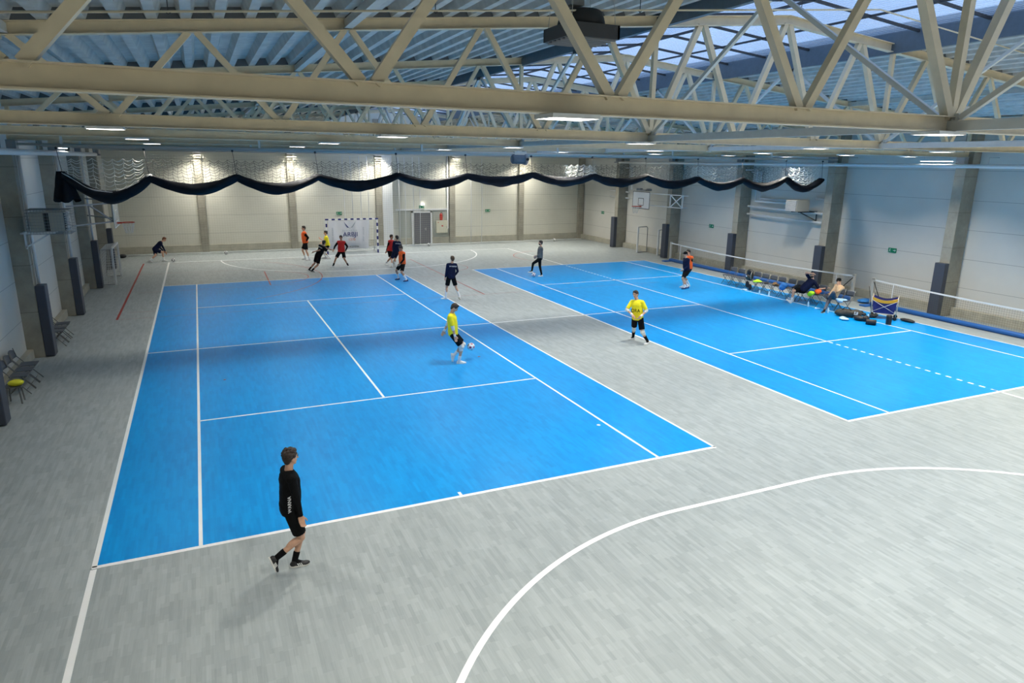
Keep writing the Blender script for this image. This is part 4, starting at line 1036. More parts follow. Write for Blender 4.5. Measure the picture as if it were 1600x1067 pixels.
    if elbowpads or gloves:
        for n_ in 'lr':
            sho, el, wr = P_[n_+'sho'], P_[n_+'elbow'], P_[n_+'wrist']
            if elbowpads:
                s = MB(); cap_cone(s, el.lerp(sho, .35), el, .052*k, .052*k, flat0=True); cap_cone(s, el, el.lerp(wr, .35), .052*k, .045*k, flat1=True)
                remeshed(s, 'elbow_pad', CLOTH['bandage'], root, .009, 1)
            s = MB(); cap_cone(s, wr.lerp(el, .25), wr + (wr-el).normalized()*.015, .036*k, .034*k, flat0=True, flat1=True)
            remeshed(s, 'wrist_strap', CLOTH['white'], root, .008, 1)
    if text:
        for (tx, sz, where) in text:
            if where == 'back':
                c_ = P_['pelvis'].lerp(P_['neck'], .80) - tf*(.118*k+g+.012)
                flat_text(tx, sz, CLOTH['white'], 'shirt_lettering', root, c_, -sd, tup)
            if where == 'front':
                c_ = P_['pelvis'].lerp(P_['neck'], .42) + tf*(.122*k+g+.012)
                flat_text(tx, sz, CLOTH['black'], 'shirt_lettering', root, c_, sd, tup)
            if where == 'bib':
                c_ = P_['pelvis'].lerp(P_['neck'], .78) + tf*(.118*k+g+.014)
                flat_text(tx, sz, CLOTH['white'], 'shirt_lettering', root, c_, sd, tup)
            if where == 'flank':
                c_ = P_['pelvis'].lerp(P_['neck'], .22) - sd*(.150*k+g+.012) - tf*.045*k
                flat_text(tx, sz, CLOTH['white'], 'shirt_lettering', root, c_, tup, sd.cross(tup)*-1, .003)
    return root

person('p1', 'person in all black walking right at the near edge of the left blue court', curly=1, top='black', socks='black', sock_h=.34, shoes='black', voxel=.0075, text=[('WARNA', .065, 'flank')])
person('p2', 'person in yellow goalkeeper shirt looking down at a ball in front of the feet', top='yellow', sleeve='short', socks='white', sock_h=.3, voxel=.009, kneepads=True, elbowpads=True, gloves=True)
person('p3', 'person in yellow goalkeeper shirt standing on grey floor beside the right blue court', top='yellow', sleeve='short', socks='black', sock_h=.6, voxel=.009, kneepads=True, elbowpads=True, gloves=True, text=[('ORA', .15, 'front')])
person('p4', 'person in navy top seen from behind, walking between the courts in white socks', hair='brown', top='navy', socks='white', sock_h=.7, voxel=.010, text=[('TP MERBA', .075, 'back')])
person('p5', 'bearded person in grey jacket and black trousers resting one foot on a ball', hair='black', beard=True, top='grey', shorts=False, voxel=.010)
person('p6', 'person in orange bib and navy shoes at the far right corner of the left court', skin='b', top='black', bib='orange', shoes='navy', sock_h=.6, voxel=.011)
person('p7', 'person in red bib turned towards the viewer, standing right against a player in navy', skin='b', top='black', bib='red', socks='white', sock_h=.3, voxel=.012)
person('p8', 'person in dark navy kit seen from behind, beside the player in the red bib', top='navy', socks='white', sock_h=.4, voxel=.012, bottom='navy', text=[('MP MERBA', .075, 'back')])
person('p9', 'person in red bib standing with legs spread wide in front of the goal', skin='b', top='black', bib='red', socks='black', sock_h=.3, voxel=.012)
person('p10', 'person in black kit lunging to the right, leaning far over, in front of the goal', skin='b', hair='black', top='black', sleeve='short', socks='black', sock_h=.3, shoes='black', voxel=.012, text=[('MERBA', .075, 'back')])
person('p11', 'person in yellow goalkeeper shirt with one hand raised beside the left goalpost', top='yellow', sleeve='short', socks='white', voxel=.012, kneepads=True)
person('p12', 'person in orange bib standing left of the goal and looking left', top='black', bib='orange', sock_h=.35, voxel=.012)
person('p13', 'person in dark blue top bending over a ball in the far left corner', hair='red', top='navy', bottom='navy', sock_h=.35, voxel=.012)
person('p14', 'person in black cap and navy top standing on the right blue court', cap=True, top='navy', shoes='navy', socks='white', sock_h=.25, voxel=.011)
person('p15', 'person in orange bib standing half hidden behind the person in the black cap', hair='black', top='black', bib='orange', sock_h=.6, voxel=.012)
person('p16', 'bearded person in navy shirt lounging on a chair with a hand on the forehead', beard=True, top='navy', sleeve='short', sock_h=.4, voxel=.010)
person('p17', 'person in black cap and beige shirt sitting cross-legged with a hand at the face', cap=True, top='tan', bottom='jeans', shorts=False, shoes='black', voxel=.010)
# ------------------------------------------------------------------ padding on the wall columns
PADN = {-10.5: 'behind the viewer', -4.7: 'beside the viewer', 1.1: 'out of view', 6.9: 'nearest to the viewer', 12.7: 'second from the viewer', 18.5: 'third from the viewer', 24.3: 'fourth from the viewer', 30.1: 'farthest from the viewer'}
def pad(x, y, side):
    sg = 1 if side == 'left' else -1
    b = MB(); b.box(min(0, sg*.24), max(0, sg*.24), -.21, .21, .02, 2.06)
    o = b.build('column_padding', M['pad'], loc=(x, y, 0), bevel=.02)
    tag(o, 'tall dark grey protective pad on the %s wall column %s' % (side, PADN[y]), 'padding', 'protective pads on the %s wall columns' % side)
for y in GRID[3:]:
    pad(-2.595, y, 'left'); pad(27.695, y, 'right')
for y in (12.7, 18.5, 24.3, 6.9):
    b = MB(); b.tube([(0, 0, 0), (0, 0, 3.5)], .045, 10)
    o = b.build('downpipe', M['white'], loc=(-2.52, y+.05, 2.08)); tag(o, 'white vertical pipe above the pad on the left wall column %s' % PADN[y], 'pipe', 'white pipes down the left columns')
# pilaster, door, signs and hose cabinet at the back wall
b = MB(); b.box(-.33, .33, -.5, 0, 0, 6.2); struct('trim_1', b, M['white'], loc=(13.28, YB, 0), bevel=.01)
d = empty('door_1', (15.72, YB-.02, 0)); d['kind'] = 'structure'
MB().box(-.62, .62, -.06, .0, .03, 2.12).build('door_leaf', mat('dark_grey_door', (.15, .15, .17), .5), d)
b = MB(); b.box(-.72, -.62, -.1, 0, 0, 2.22); b.box(.62, .72, -.1, 0, 0, 2.22); b.box(-.72, .72, -.1, 0, 2.12, 2.22); b.build('door_frame', M['white'], d)
b = MB(); b.box(.18, .28, -.10, -.06, 1.0, 1.03); b.box(.26, .29, -.09, -.06, .92, 1.1); b.build('door_handle', M['galvpipe'], d)
b = MB(); b.box(-2.0, 2.1, -.08, 0, 2.28, 2.38); struct('trim_2', b, M['white'], loc=(15.9, YB, 0))
for x0, x1 in ((14.1, 14.95), (16.55, 17.7)):
    struct('trim_3', MB().box(x0, x1, YB-.05, YB, .42, 2.28), mat('pale_grey_board', (.40, .42, .38), .6))
def exit_sign(x, y, z, axis, label, arrow=True):
    o = empty('exit_sign', (x, y, z)); tag(o, label, 'sign', 'green escape route signs')
    if axis == 'y': X_, N_ = Vector((1, 0, 0)), Vector((0, -1, 0))
    else: X_, N_ = Vector((0, -1, 0)), Vector((-1, 0, 0))
    U_ = Vector((0, 0, 1))
    b = MB(); b.obox((0, 0, 0), X_, U_, N_, .185, .095, .012); b.build('board', M['green'], o)
    b = MB(); c = N_*.014
    b.obox(X_*.10 + c, X_, U_, N_, .05, .012, .002); b.obox(X_*.14 + U_*.018 + c, (X_-U_).normalized(), (U_+X_).normalized(), N_, .03, .009, .002); b.obox(X_*.14 - U_*.018 + c, (X_+U_).normalized(), (U_-X_).normalized(), N_, .03, .009, .002)
    b.build('arrow', M['white'], o)
    b = MB(); b.ball(c - X_*.10 + U_*.055, .014, .014, .014, 8, 6); b.obox(c - X_*.105 + U_*.015, (U_+X_*.2).normalized(), X_, N_, .032, .012, .002); b.obox(c - X_*.085 - U_*.035, (U_-X_*.6).normalized(), X_, N_, .032, .007, .002); b.obox(c - X_*.125 - U_*.035, (U_+X_*.7).normalized(), X_, N_, .032, .007, .002)
    b.build('running_figure', M['white'], o)
exit_sign(10.13, YB-.02, 2.18, 'y', 'small green escape sign on the back wall above the goal')
exit_sign(15.72, YB-.10, 2.52, 'y', 'green escape sign above the dark grey door')
exit_sign(20.65, YB-.02, 2.19, 'y', 'small green escape sign on the back wall right of the door')
exit_sign(XR-.02, 33.0, 2.13, 'x', 'farthest green escape sign on the right wall, near the corner')
exit_sign(XR-.02, 21.2, 2.19, 'x', 'green escape sign on the right wall behind the tennis net')
exit_sign(XR-.02, 9.7, 2.18, 'x', 'nearest green escape sign on the right wall between two padded columns')
b = MB(); b.box(-.09, .09, -.1, 0, 0, .07); o = b.build('emergency_light', M['lamp'], loc=(15.82, YB-.02, 2.64)); tag(o, 'small lit emergency lamp above the dark grey door', 'lamp')
o = empty('hose_cabinet', (17.12, YB-.05, 1.15)); tag(o, 'cream metal fire hose cabinet on the back wall right of the door', 'cabinet')
MB().box(-.40, .40, -.22, 0, -.42, .42).build('cabinet_body', mat('cream_metal', (.66, .64, .50), .5), o, bevel=.008)
b = MB(); b.box(-.05, .07, -.228, -.221, .03, .10); b.box(.03, .07, -.228, -.221, .01, .03); b.box(-.30, -.25, -.228, -.221, .27, .33); b.build('red_mark', M['red'], o)
MB().box(.32, .34, -.24, -.22, -.1, .05).build('latch', M['grey'], o)
o = empty('fire_extinguisher', (17.10, YB-.13, 1.60)); tag(o, 'red fire extinguisher standing above the cream hose cabinet', 'fire extinguisher')
b = MB(); b.lathe([(.06, 0), (.095, .02), (.1, .05), (.1, .36), (.085, .42), (.035, .46), (.03, .48)], (0, 0, 0), 18); b.build('cylinder', M['red'], o)
b = MB(); b.lathe([(.03, .47), (.03, .52)], (0, 0, 0), 10); b.box(-.02, .09, -.01, .01, .52, .545); b.build('valve', M['black'], o)
b = MB(); b.tube([(.02, 0, .50), (.10, -.02, .48), (.13, -.03, .35), (.12, -.03, .2)], .012, 6); b.build('hose', M['black'], o)
b = MB(); b.tube([(17.6, YB-.12, 6.0), (17.6, YB-.12, 1.05), (17.55, YB-.12, 1.0), (17.53, YB-.12, 1.0)], .05, 8); o = b.build('service_pipe', M['white'], loc=(0, 0, 0)); tag(o, 'white vertical pipe running down the back wall to the hose cabinet', 'pipe')

# ------------------------------------------------------------------ futsal goal with banner
def seg_post(mb_w, mb_b, a, b_, w_, n, start_dark=True):
    a = Vector(a); b_ = Vector(b_)
    for i in range(n):
        p = a.lerp(b_, i/n); q = a.lerp(b_, (i+1)/n)
        (mb_b if (i % 2 == 0) == start_dark else mb_w).bar(p, q, w_, w_, (0, 1, 0))
BLUEP = mat('dark_blue_paint', (.015, .02, .16), .4)
g = empty('futsal_goal', (10.2, 32.25, 0)); tag(g, 'white futsal goal with dark blue bands and a printed banner hung inside', 'goal')
def banded(a, b_, n, name):
    mb = MB(); a = Vector(a); b_ = Vector(b_)
    for i in range(n):
        mb.cur = 1 - i % 2
        mb.bar(a.lerp(b_, i/n), a.lerp(b_, (i+1)/n + (.0005 if i < n-1 else 0)), .085, .085, (0, 1, 0))
    return mb.build(name, [M['white'], BLUEP], g)
for sx in (-1.54, 1.54): banded((sx, 0, 0), (sx, 0, 2.05), 10, 'post')
banded((-1.60, 0, 2.09), (1.60, 0, 2.09), 17, 'crossbar')
b = MB()
for sx in (-1.54, 1.54):
    b.tube([(sx, .04, 2.02), (sx, .75, 1.95), (sx, 1.05, .05)], .018, 6); b.tube([(sx, 0, .03), (sx, 1.05, .03)], .018, 6)
b.tube([(-1.54, 1.05, .03), (1.54, 1.05, .03)], .018, 6)
b.build('back_frame', M['white'], g)
b = MB(); cell = .12
def side_prof(t):
    P0 = [Vector((0, .04, 2.02)), Vector((0, .75, 1.95)), Vector((0, 1.05, .05))]
    return P0[0].lerp(P0[1], t*2) if t < .5 else P0[1].lerp(P0[2], t*2-1)
for i in range(26):
    x_ = -1.54 + 3.08*i/25
    b.tube([Vector((x_, 0, 0)) + side_prof(t/8) for t in range(9)], .004, 3, caps=False)
for j in range(22):
    p_ = side_prof(j/21)
    b.tube([Vector((-1.54, 0, 0))+p_, Vector((1.54, 0, 0))+p_], .004, 3, caps=False)
for sx in (-1.54, 1.54):
    for i in range(16):
        z = .05 + 1.9*i/15; b.tube([(sx, 0, z), (sx, 1.05-.3*(z/1.95), z)], .004, 3, caps=False)
    for i in range(8): b.tube([(sx, .13*i, .03), (sx, .13*i*.72, 1.98)], .004, 3, caps=False)
o = b.build('net', M['white'], g); o['kind'] = 'stuff'
ban = MB(); v = []; f = []; nx, nz = 24, 10
for j in range(nz+1):
    for i in range(nx+1):
        x_ = -1.32 + 2.52*i/nx; z = .17 + 1.78*j/nz
        y_ = .72 + .30*(1-j/nz) + .03*math.sin(i*.8 + j*.5)
        v.append((x_, y_, z))
for j in range(nz):
    for i in range(nx): a = j*(nx+1)+i; f.append((a, a+1, a+nx+2, a+nx+1))
n0 = len(v); v += [(p[0], p[1]+.012, p[2]) for p in v]
f += [(n0+d_, n0+c_, n0+b2, n0+a_) for (a_, b2, c_, d_) in f]
ban.add(v, f, True); bo = ban.build('banner', mat('white_banner_cloth', (.80, .80, .84), .6), g)
INK = mat('dark_blue_ink', (.02, .04, .22), .6); INK2 = mat('pale_grey_ink', (.45, .50, .55), .6); INK3 = mat('orange_ink', (.75, .30, .16), .6); INK4 = mat('black_ink', (.02, .02, .02), .6)
XA, ZA = Vector((1, 0, 0)), Vector((0, -.166, .986))
def by_(z): return .72 + .30*(1-(z-.17)/1.78) - .045
flat_text('ARBJI', .40, INK, 'banner_print', bo, (.03, by_(1.1), 1.08), XA, ZA)
flat_text('F U N D A C J A', .13, INK2, 'banner_print', bo, (.0, by_(1.34), 1.33), XA, ZA)
flat_text('1310', .22, INK3, 'banner_print', bo, (.12, by_(.75), .76), XA, ZA)
flat_text('MCZYZNA', .13, INK4, 'banner_print', bo, (.25, by_(.32), .30), XA, ZA)
for xx in (-1.05, .85):
    flat_text('SPORT AKADEMIA'[:13], .12, INK2 if xx > 0 else INK2, 'banner_print', bo, (xx, by_(1.05), 1.08), ZA, -XA)
for s, ink in ((-1, INK), (1, INK2)):
    b = MB()
    for i in range(5):
        zt_ = 1.88 - .085*i; zb_ = 1.47 + .012*i; xo = .36 - .055*i
        pts = []
        for q in range(7):
            t = q/6; z = zb_*(1-t) + zt_*t; x_ = s*(.015*i + xo*t**.75)
            pts.append(Vector((x_, by_(z), z)))
        b.tube(pts, [.004, .010, .014, .014, .012, .008, .003], 4)
    b.build('banner_emblem', ink, bo)


# ------------------------------------------------------------------ small goals left and right
def net_goal(loc, rz, w_, h_, d_, label, netted=True, name='training_goal', pw=.08):
    g = empty(name, loc, rz); tag(g, label, 'goal')
    for sy in (-w_/2, w_/2):
        b = MB(); b.bar((0, sy, 0), (0, sy, h_), pw, pw); b.build('post', M['white'], g)
        b = MB(); b.tube([(0, sy, h_-.03), (d_*.75, sy, h_-.05), (d_, sy, .03), (0, sy, .03)], .02, 6); b.build('side_frame', M['grey'], g)
    b = MB(); b.bar((0, -w_/2, h_), (0, w_/2, h_), pw, pw); b.build('crossbar', M['white'], g)
    if netted:
        b = MB()
        prof = [(0, h_-.02), (d_*.75, h_-.05), (d_, .05)]
        def pp(t): 
            i = 0 if t < .5 else 1; u = t*2-i
            return (prof[i][0]*(1-u)+prof[i+1][0]*u, prof[i][1]*(1-u)+prof[i+1][1]*u)
        n_ = int(w_/.13)
        for i in range(n_+1): b.tube([(pp(t/8)[0], -w_/2 + w_*i/n_, pp(t/8)[1]) for t in range(9)], .006, 3, caps=False)
        for j in range(22): q = pp(j/21); b.tube([(q[0], -w_/2, q[1]), (q[0], w_/2, q[1])], .006, 3, caps=False)
        for sy in (-w_/2, w_/2):
            for i in range(14): z = .05+(h_-.1)*i/13; b.tube([(0, sy, z), (d_*(1-.25*z/h_), sy, z)], .006, 3, caps=False)
            for i in range(7): b.tube([(d_*i/7, sy, .03), (d_*.75*i/7, sy, h_-.04)], .006, 3, caps=False)
        o = b.build('net', M['white'], g); o['kind'] = 'stuff'
    return g
net_goal((-1.93, 26.15, 0), PI, 2.5, 1.62, .62, 'white training goal with net standing against the left wall')
def post_frame(loc, h_, d_, label):
    g = empty('goal_stand', loc); tag(g, label, 'goal', 'narrow goal frames by the right wall')
    b = MB(); b.bar((0, 0, 0), (0, 0, h_), .09, .09); b.build('post', M['white'], g)
    b = MB(); b.tube([(0, 0, h_-.02), (d_-.08, 0, h_), (d_, 0, h_-.08), (d_+.02, 0, .04)], .024, 7); b.tube([(d_+.02, 0, .03), (0, 0, .03)], .024, 7); b.build('side_frame', M['grey'], g)
post_frame((27.42, 26.95, 0), 1.66, .72, 'far narrow white goal frame standing at the right wall under the basketball board')
post_frame((27.9, 25.4, 0), 1.60, .45, 'near narrow white goal frame standing beside the end post of the tennis net')

# ------------------------------------------------------------------ basketball hoops
def hoop_net(mb, c, r):
    n = 10
    for i in range(n):
        a = 2*PI*i/n
        for s in (1, -1):
            pts = []
            for j in range(5):
                t = j/4; rr = r*(1-.42*t); aa = a + s*t*PI/n*1.6
                pts.append((c[0]+rr*math.cos(aa), c[1]+rr*math.sin(aa), c[2]-.02-.40*t))
            mb.tube(pts, .006, 3, caps=False)
def hoop(loc, rz, label, bw, armpts, glassy):
    g = empty('basketball_hoop', loc, rz); tag(g, label, 'basketball hoop')
    # local +x points out from the board
    b = MB(); b.box(-.03, 0, -bw/2, bw/2, -.15, .90)
    b.build('backboard', M['white'] if not glassy else mat('clear_board', (.55, .60, .60), .15), g, bevel=.006)
    b = MB()
    for (y0, y1, z0, z1) in ((-bw/2, bw/2, .865, .90), (-bw/2, bw/2, -.15, -.115), (-bw/2, -bw/2+.03, -.15, .9), (bw/2-.03, bw/2, -.15, .9), (-.29, .29, .47, .50), (-.29, .29, .05, .08), (-.29, -.26, .05, .5), (.26, .29, .05, .5)):
        b.box(.001, .006, y0, y1, z0, z1)
    b.build('board_marking', M['black'] if not glassy else M['white'], g)
    b = MB(); b.tube([(.38+.225*math.cos(2*PI*i/28), .225*math.sin(2*PI*i/28), 0) for i in range(28)], .014, 8, closed=True); b.box(.0, .17, -.09, .09, -.04, .015)
    b.build('rim', mat('orange_red_rim', (.60, .05, .02), .4), g)
    b = MB(); hoop_net(b, (.38, 0, 0), .22); b.build('hoop_net', M['white'], g)
    b = MB()
    for p, q in armpts: b.bar(p, q, .05, .05)
    b.build('support_arm', M['white'] if not glassy else M['grey'], g)
    if not glassy:
        b = MB(); b.box(-.35, -.05, -.25, .35, .92, 1.02); b.box(-.3, -.1, -.7, -.3, .93, 1.08); b.lathe([(.07, -.2), (.07, .2)], (-.2, .5, 1.02), 10, 'y'); b.bar((-.2, -.6, .98), (-.2, .65, .98), .04, .04); b.build('height_drive', M['grey'], g)
    return g
arm = []
for z in (.08, .80):
    arm += [((-.30, -.35, z), (-.62, -3.3, z)), ((-.04, -.5, z), (-.30, -.35, z)), ((-.04, .4, z), (-.30, -.35, z))]
arm += [((-.30, -.35, .08), (-.30, -.35, .80)), ((-.62, -3.3, .08), (-.62, -3.3, .80)), ((-.5, -2.3, .08), (-.5, -2.3, .8)), ((-.5, -2.3, .08), (-.62, -3.3, .80)), ((-.62, -3.3, .08), (-.5, -2.3, .8)), ((-.62, -3.3, .1), (-1.0, -3.3, .1)), ((-.62, -3.3, .78), (-1.0, -3.3, .78))]
def mirror(a): return [((p[0], -p[1], p[2]), (q[0], -q[1], q[2])) for p, q in a]
hoop((26.9, 26.1, 3.02), PI, 'white basketball board with red rim on a folded arm at the right wall', 1.8, mirror(arm), False)
hoop((-1.22, 21.3, 3.05), 0, 'basketball hoop seen edge-on beside the left wall', 1.8, [((-.04, -.7, .8), (-.04, .7, .8)), ((-.04, -.7, .8), (-1.345, -2.62, .8)), ((-.04, -.7, .1), (-1.345, -2.62, .1)), ((-.04, .7, .8), (-1.345, 2.82, .8)), ((-.04, .7, .1), (-1.345, 2.82, .1)), ((-.05, -.7, .1), (-.05, -.7, .8)), ((-.05, .7, .1), (-.05, .7, .8)), ((-.7, -1.65, .1), (-.7, -1.65, .8)), ((-.04, -.7, .1), (-.7, -1.65, .8))], True)

# ------------------------------------------------------------------ heater units in wire cages
def heater(loc, rz, label, cage):
    g = empty('fan_heater', loc, rz); tag(g, label, 'heater')
    # local +x blows into the hall
    MB().box(-.42, .36, -.33, .33, -.26, .26).build('casing', mat('beige_grey_casing', (.42, .40, .34), .5), g, bevel=.01)
    b = MB()
    for i in range(8): b.obox((.40, 0, -.22+.063*i), Vector((.8, 0, -.6)), Vector((0, 1, 0)), Vector((.6, 0, .8)), .035, .31, .006)
    b.build('louvre', M['white'], g)
    MB().box(.355, .37, -.30, .30, -.23, .23).build('outlet', M['black'], g)
    MB().box(-.10, .02, -.335, -.33, -.24, .24).build('side_opening', M['black'], g)
    b = MB(); XB = -.70 if cage else -1.1; b.bar((XB, -.2, -.30), (.1, -.2, -.30), .04, .04); b.bar((XB, .2, -.30), (.1, .2, -.30), .04, .04); b.bar((XB, .2, -.72), (.0, .2, -.30), .04, .04); b.bar((XB+.02, -.22, -.31), (XB+.02, .22, -.31), .04, .04); b.bar((XB+.02, .2, -.76), (XB+.02, .2, -.28), .04, .04, (0, 1, 0))
    b.build('bracket', M['white'] if cage else M['darkgrey'], g)
    if cage:
        b = MB()
        X0, X1, Y0, Y1, Z0, Z1 = -.50, .50, -.40, .40, -.32, .32
        for i in range(15):
            x_ = X0 + (X1-X0)*i/14
            b.tube([(x_, Y0, Z0), (x_, Y1, Z0), (x_, Y1, Z1), (x_, Y0, Z1)], .004, 3, closed=True)
        for i in range(9):
            z = Z0 + (Z1-Z0)*i/8; b.tube([(X0, Y0, z), (X1, Y0, z), (X1, Y1, z), (X0, Y1, z)], .004, 3, closed=True)
        for i in range(9):
            y_ = Y0 + (Y1-Y0)*i/8; b.tube([(X0, y_, Z0), (X1, y_, Z0), (X1, y_, Z1), (X0, y_, Z1)], .004, 3, closed=True)
        b.build('wire_cage', M['grey'], g)
heater((-1.92, 12.22, 3.86), 0, 'fan heater in a wire cage on a white bracket at the left wall', True)
heater((27.25, 14.0, 3.80), PI, 'fan heater with louvred front mounted high on the right wall', False)
# pipework and rails on the right wall
def run(name, pts, r, label, m_='white'):
    b = MB(); p0 = Vector(pts[0]); b.tube([Vector(p)-p0 for p in pts], r, 8); o = b.build(name, M[m_], loc=p0); tag(o, label, 'pipe', 'pipes on the right wall')
run('wall_pipe', [(28.2, 18.2, 3.50), (28.2, 12.9, 3.44)], .05, 'upper white horizontal rail under the heater on the right wall')
run('wall_pipe', [(28.2, 18.2, 3.10), (28.2, 12.9, 3.02)], .05, 'lower white horizontal rail under the heater on the right wall')
run('wall_pipe', [(27.9, 18.3, 5.35), (28.2, 17.75, 5.35), (28.2, 17.7, 3.80), (28.2, 14.4, 3.80)], .045, 'outer white bent pipe leading down to the right wall heater')
run('wall_pipe', [(28.3, 18.25, 5.25), (28.3, 17.55, 5.25), (28.3, 17.5, 3.92), (28.3, 14.4, 3.92)], .045, 'inner white bent pipe leading down to the right wall heater')
run('wall_pipe', [(28.2, 29.9, 5.3), (28.2, 29.2, 5.3), (28.2, 29.1, 3.9)], .05, 'white bent pipe high on the right wall above the basketball board')
run('wall_pipe', [(28.3, 31.9, 3.75), (28.3, 29.6, 3.72)], .05, 'upper short white rail left of the basketball board')
run('wall_pipe', [(28.3, 31.9, 3.35), (28.3, 29.6, 3.32)], .05, 'lower short white rail left of the basketball board')
run('wall_pipe', [(28.3, 13.9, 4.1), (28.3, 13.3, 4.1), (28.3, 13.3, 3.4)], .06, 'white bent pipe right behind the right wall heater')

# ------------------------------------------------------------------ stored tennis nets along the right wall
def tennis_net(x, y0, y1, label, black_rod):
    g = empty('tennis_net', (x, (y0+y1)/2, 0)); tag(g, label, 'tennis net', 'tennis nets stored along the right wall')
    L = (y1-y0)/2; H = 1.10
    for s in (-1, 1):
        b = MB(); b.bar((0, s*L, 0), (0, s*L, H+.03), .10, .10); b.box(-.05, .05, s*L-.06, s*L+.06, H, H+.05); b.build('post', M['galvpipe'], g)
        b = MB(); b.bar((0, s*(L-.9), 0), (0, s*(L-.9), H-.03), .035, .035); b.build('singles_stick', M['white'], g)
    BL = mat('blue_tube', (.015, .12, .42), .5)
    b = MB(); b.tube([(-.0, -L, .09), (0, L, .09)], .095, 12); b.build('base_tube', BL, g)
    b = MB(); b.box(-.5, .35, L-.15, L+.15, 0, .05); b.build('foot', BL, g)
    pts = lambda f_: [(0, -L + 2*L*i/40, f_(i/40)) for i in range(41)]
    sag = lambda t: H - .12*(1-(2*t-1)**2)
    b = MB(); v = []; f = []
    for i in range(41):
        t = i/40; y_ = -L+2*L*t
        for (dx, dz) in ((-.008, 0), (.008, 0), (.008, -.06), (-.008, -.06)): v.append((dx, y_, sag(t)+dz))
    for i in range(40):
        for k in range(4): k2 = (k+1) % 4; f.append((i*4+k, i*4+k2, (i+1)*4+k2, (i+1)*4+k))
    b.add(v, f); b.build('headband', M['white'], g)
    b = MB(); n_ = int(2*L/.085)
    for i in range(n_+1):
        t = i/n_; y_ = -L+2*L*t; b.tube([(0, y_, .16), (0, y_, sag(t)-.05)], .0028, 3, caps=False)
    for j in range(11):
        b.tube([(0, -L+2*L*i/20, .16 + (sag(i/20)-.2)*j/10) for i in range(21)], .0028, 3, caps=False)
    o = b.build('netting', mat('dark_net_cord', (.10, .10, .09), .8), g); o['kind'] = 'stuff'
    return g
tennis_net(27.05, 10.25, 22.95, 'far tennis net on a blue base tube, behind the row of folding chairs', True)
tennis_net(26.95, -3.55, 9.2, 'near tennis net on a blue base tube, in front of the bare right wall', True)
for (a, b_, lb) in (((26.92, 10.2, 1.02), (26.92, 11.1, .1), 'thin black rod leaning on the near end post of the far tennis net'), ((26.82, 9.1, 1.02), (26.82, 8.6, .1), 'thin black rod leaning from the end post of the near tennis net')):
    q = MB(); q.tube([(0, 0, 0), tuple(Vector(b_)-Vector(a))], .018, 6)
    o = q.build('tension_rod', M['black'], loc=a); tag(o, lb, 'rod')

# ------------------------------------------------------------------ folding chairs
SEATM = mat('dark_grey_seat', (.085, .095, .115), .45)
FRAMEM = mat('grey_chair_frame', (.16, .165, .16), .4, metal=.5)
def chair_proto():
    """local +x is the way a sitter faces"""
    o = empty('folding_chair', (0, 0, 0))
    b = MB(); b.box(-.20, .19, -.20, .20, .435, .46); b.build('seat', SEATM, o, bevel=.012)
    b = MB(); v = []; f = []
    for j in range(5):
        for i in range(7):
            t = i/6*2-1; z = .60 + .22*j/4 - (.03*abs(t)**3 if j == 4 else 0)
            v.append((-.285 - .05*j/4 - .03*(1-t*t), t*.205, z))
    for j in range(4):
        for i in range(6): a = j*7+i; f.append((a, a+1, a+8, a+7))
    n0 = len(v); v += [(p[0]-.018, p[1], p[2]) for p in v]; f2 = [(n0+d_, n0+c_, n0+b2, n0+a_) for (a_, b2, c_, d_) in f]
    edge = []
    for i in range(6): edge += [(i+1, i, n0+i, n0+i+1), (28+i, 28+i+1, n0+28+i+1, n0+28+i)]
    for j in range(4): edge += [(j*7, j*7+7, n0+j*7+7, n0+j*7), (j*7+13, j*7+6, n0+j*7+6, n0+j*7+13)]
    b.add(v, f + f2 + edge, True); b.build('backrest', SEATM, o)
    for s in (-1, 1):
        b = MB(); b.tube([(-.335, s*.215, .84), (-.28, s*.215, .62), (-.12, s*.215, .42), (.22, s*.215, .0)], .011, 7); b.build('leg', FRAMEM, o)
        b = MB(); b.tube([(.16, s*.195, .43), (.02, s*.195, .28), (-.24, s*.195, .0)], .011, 7); b.build('leg', FRAMEM, o)
    b = MB(); b.tube([(.13, -.215, .11), (.13, .215, .11)], .008, 6); b.build('stretcher', FRAMEM, o)
    b = MB(); b.tube([(-.16, -.195, .09), (-.16, .195, .09)], .008, 6); b.build('stretcher', FRAMEM, o)
    return o
cp = chair_proto(); used = [False]
def place_chair(x, y, rz, label, group):
    o = copy_tree(cp) if used[0] else cp
    used[0] = True
    o.location = (x, y, 0); o.rotation_euler = (0, 0, rz); tag(o, label, 'chair', group)
    return o
RY = [15.42, 14.87, 14.34, 13.83, 13.32, 12.85, 12.30, 11.77, 11.25, 10.66, 10.10, 9.25, 8.76]
RL = ['folding chair at the far end of the long row on the right', 'folding chair second from the far end of the long row', 'folding chair third from the far end, just beyond the black backpack',
      'folding chair under the black backpack in the long row', 'folding chair with the yellow-green bib on its seat, beside the backpack', 'folding chair with small dark items on its seat, beyond the brown bag',
      'folding chair with the brown bag on its seat', 'folding chair with the blue bag on its seat', 'folding chair beside the lounging person, next to the blue bag', 'folding chair the bearded person lounges on',
      'folding chair holding green and orange bibs between the two seated persons', 'folding chair under the person in beige shirt', 'folding chair with a light blue towel at the near end of the long row']
for k, y in enumerate(RY):
    place_chair(24.82 + .02*math.sin(k*3), y, PI + .03*math.sin(k*2.3), RL[k], 'folding chairs in the long row on the right')
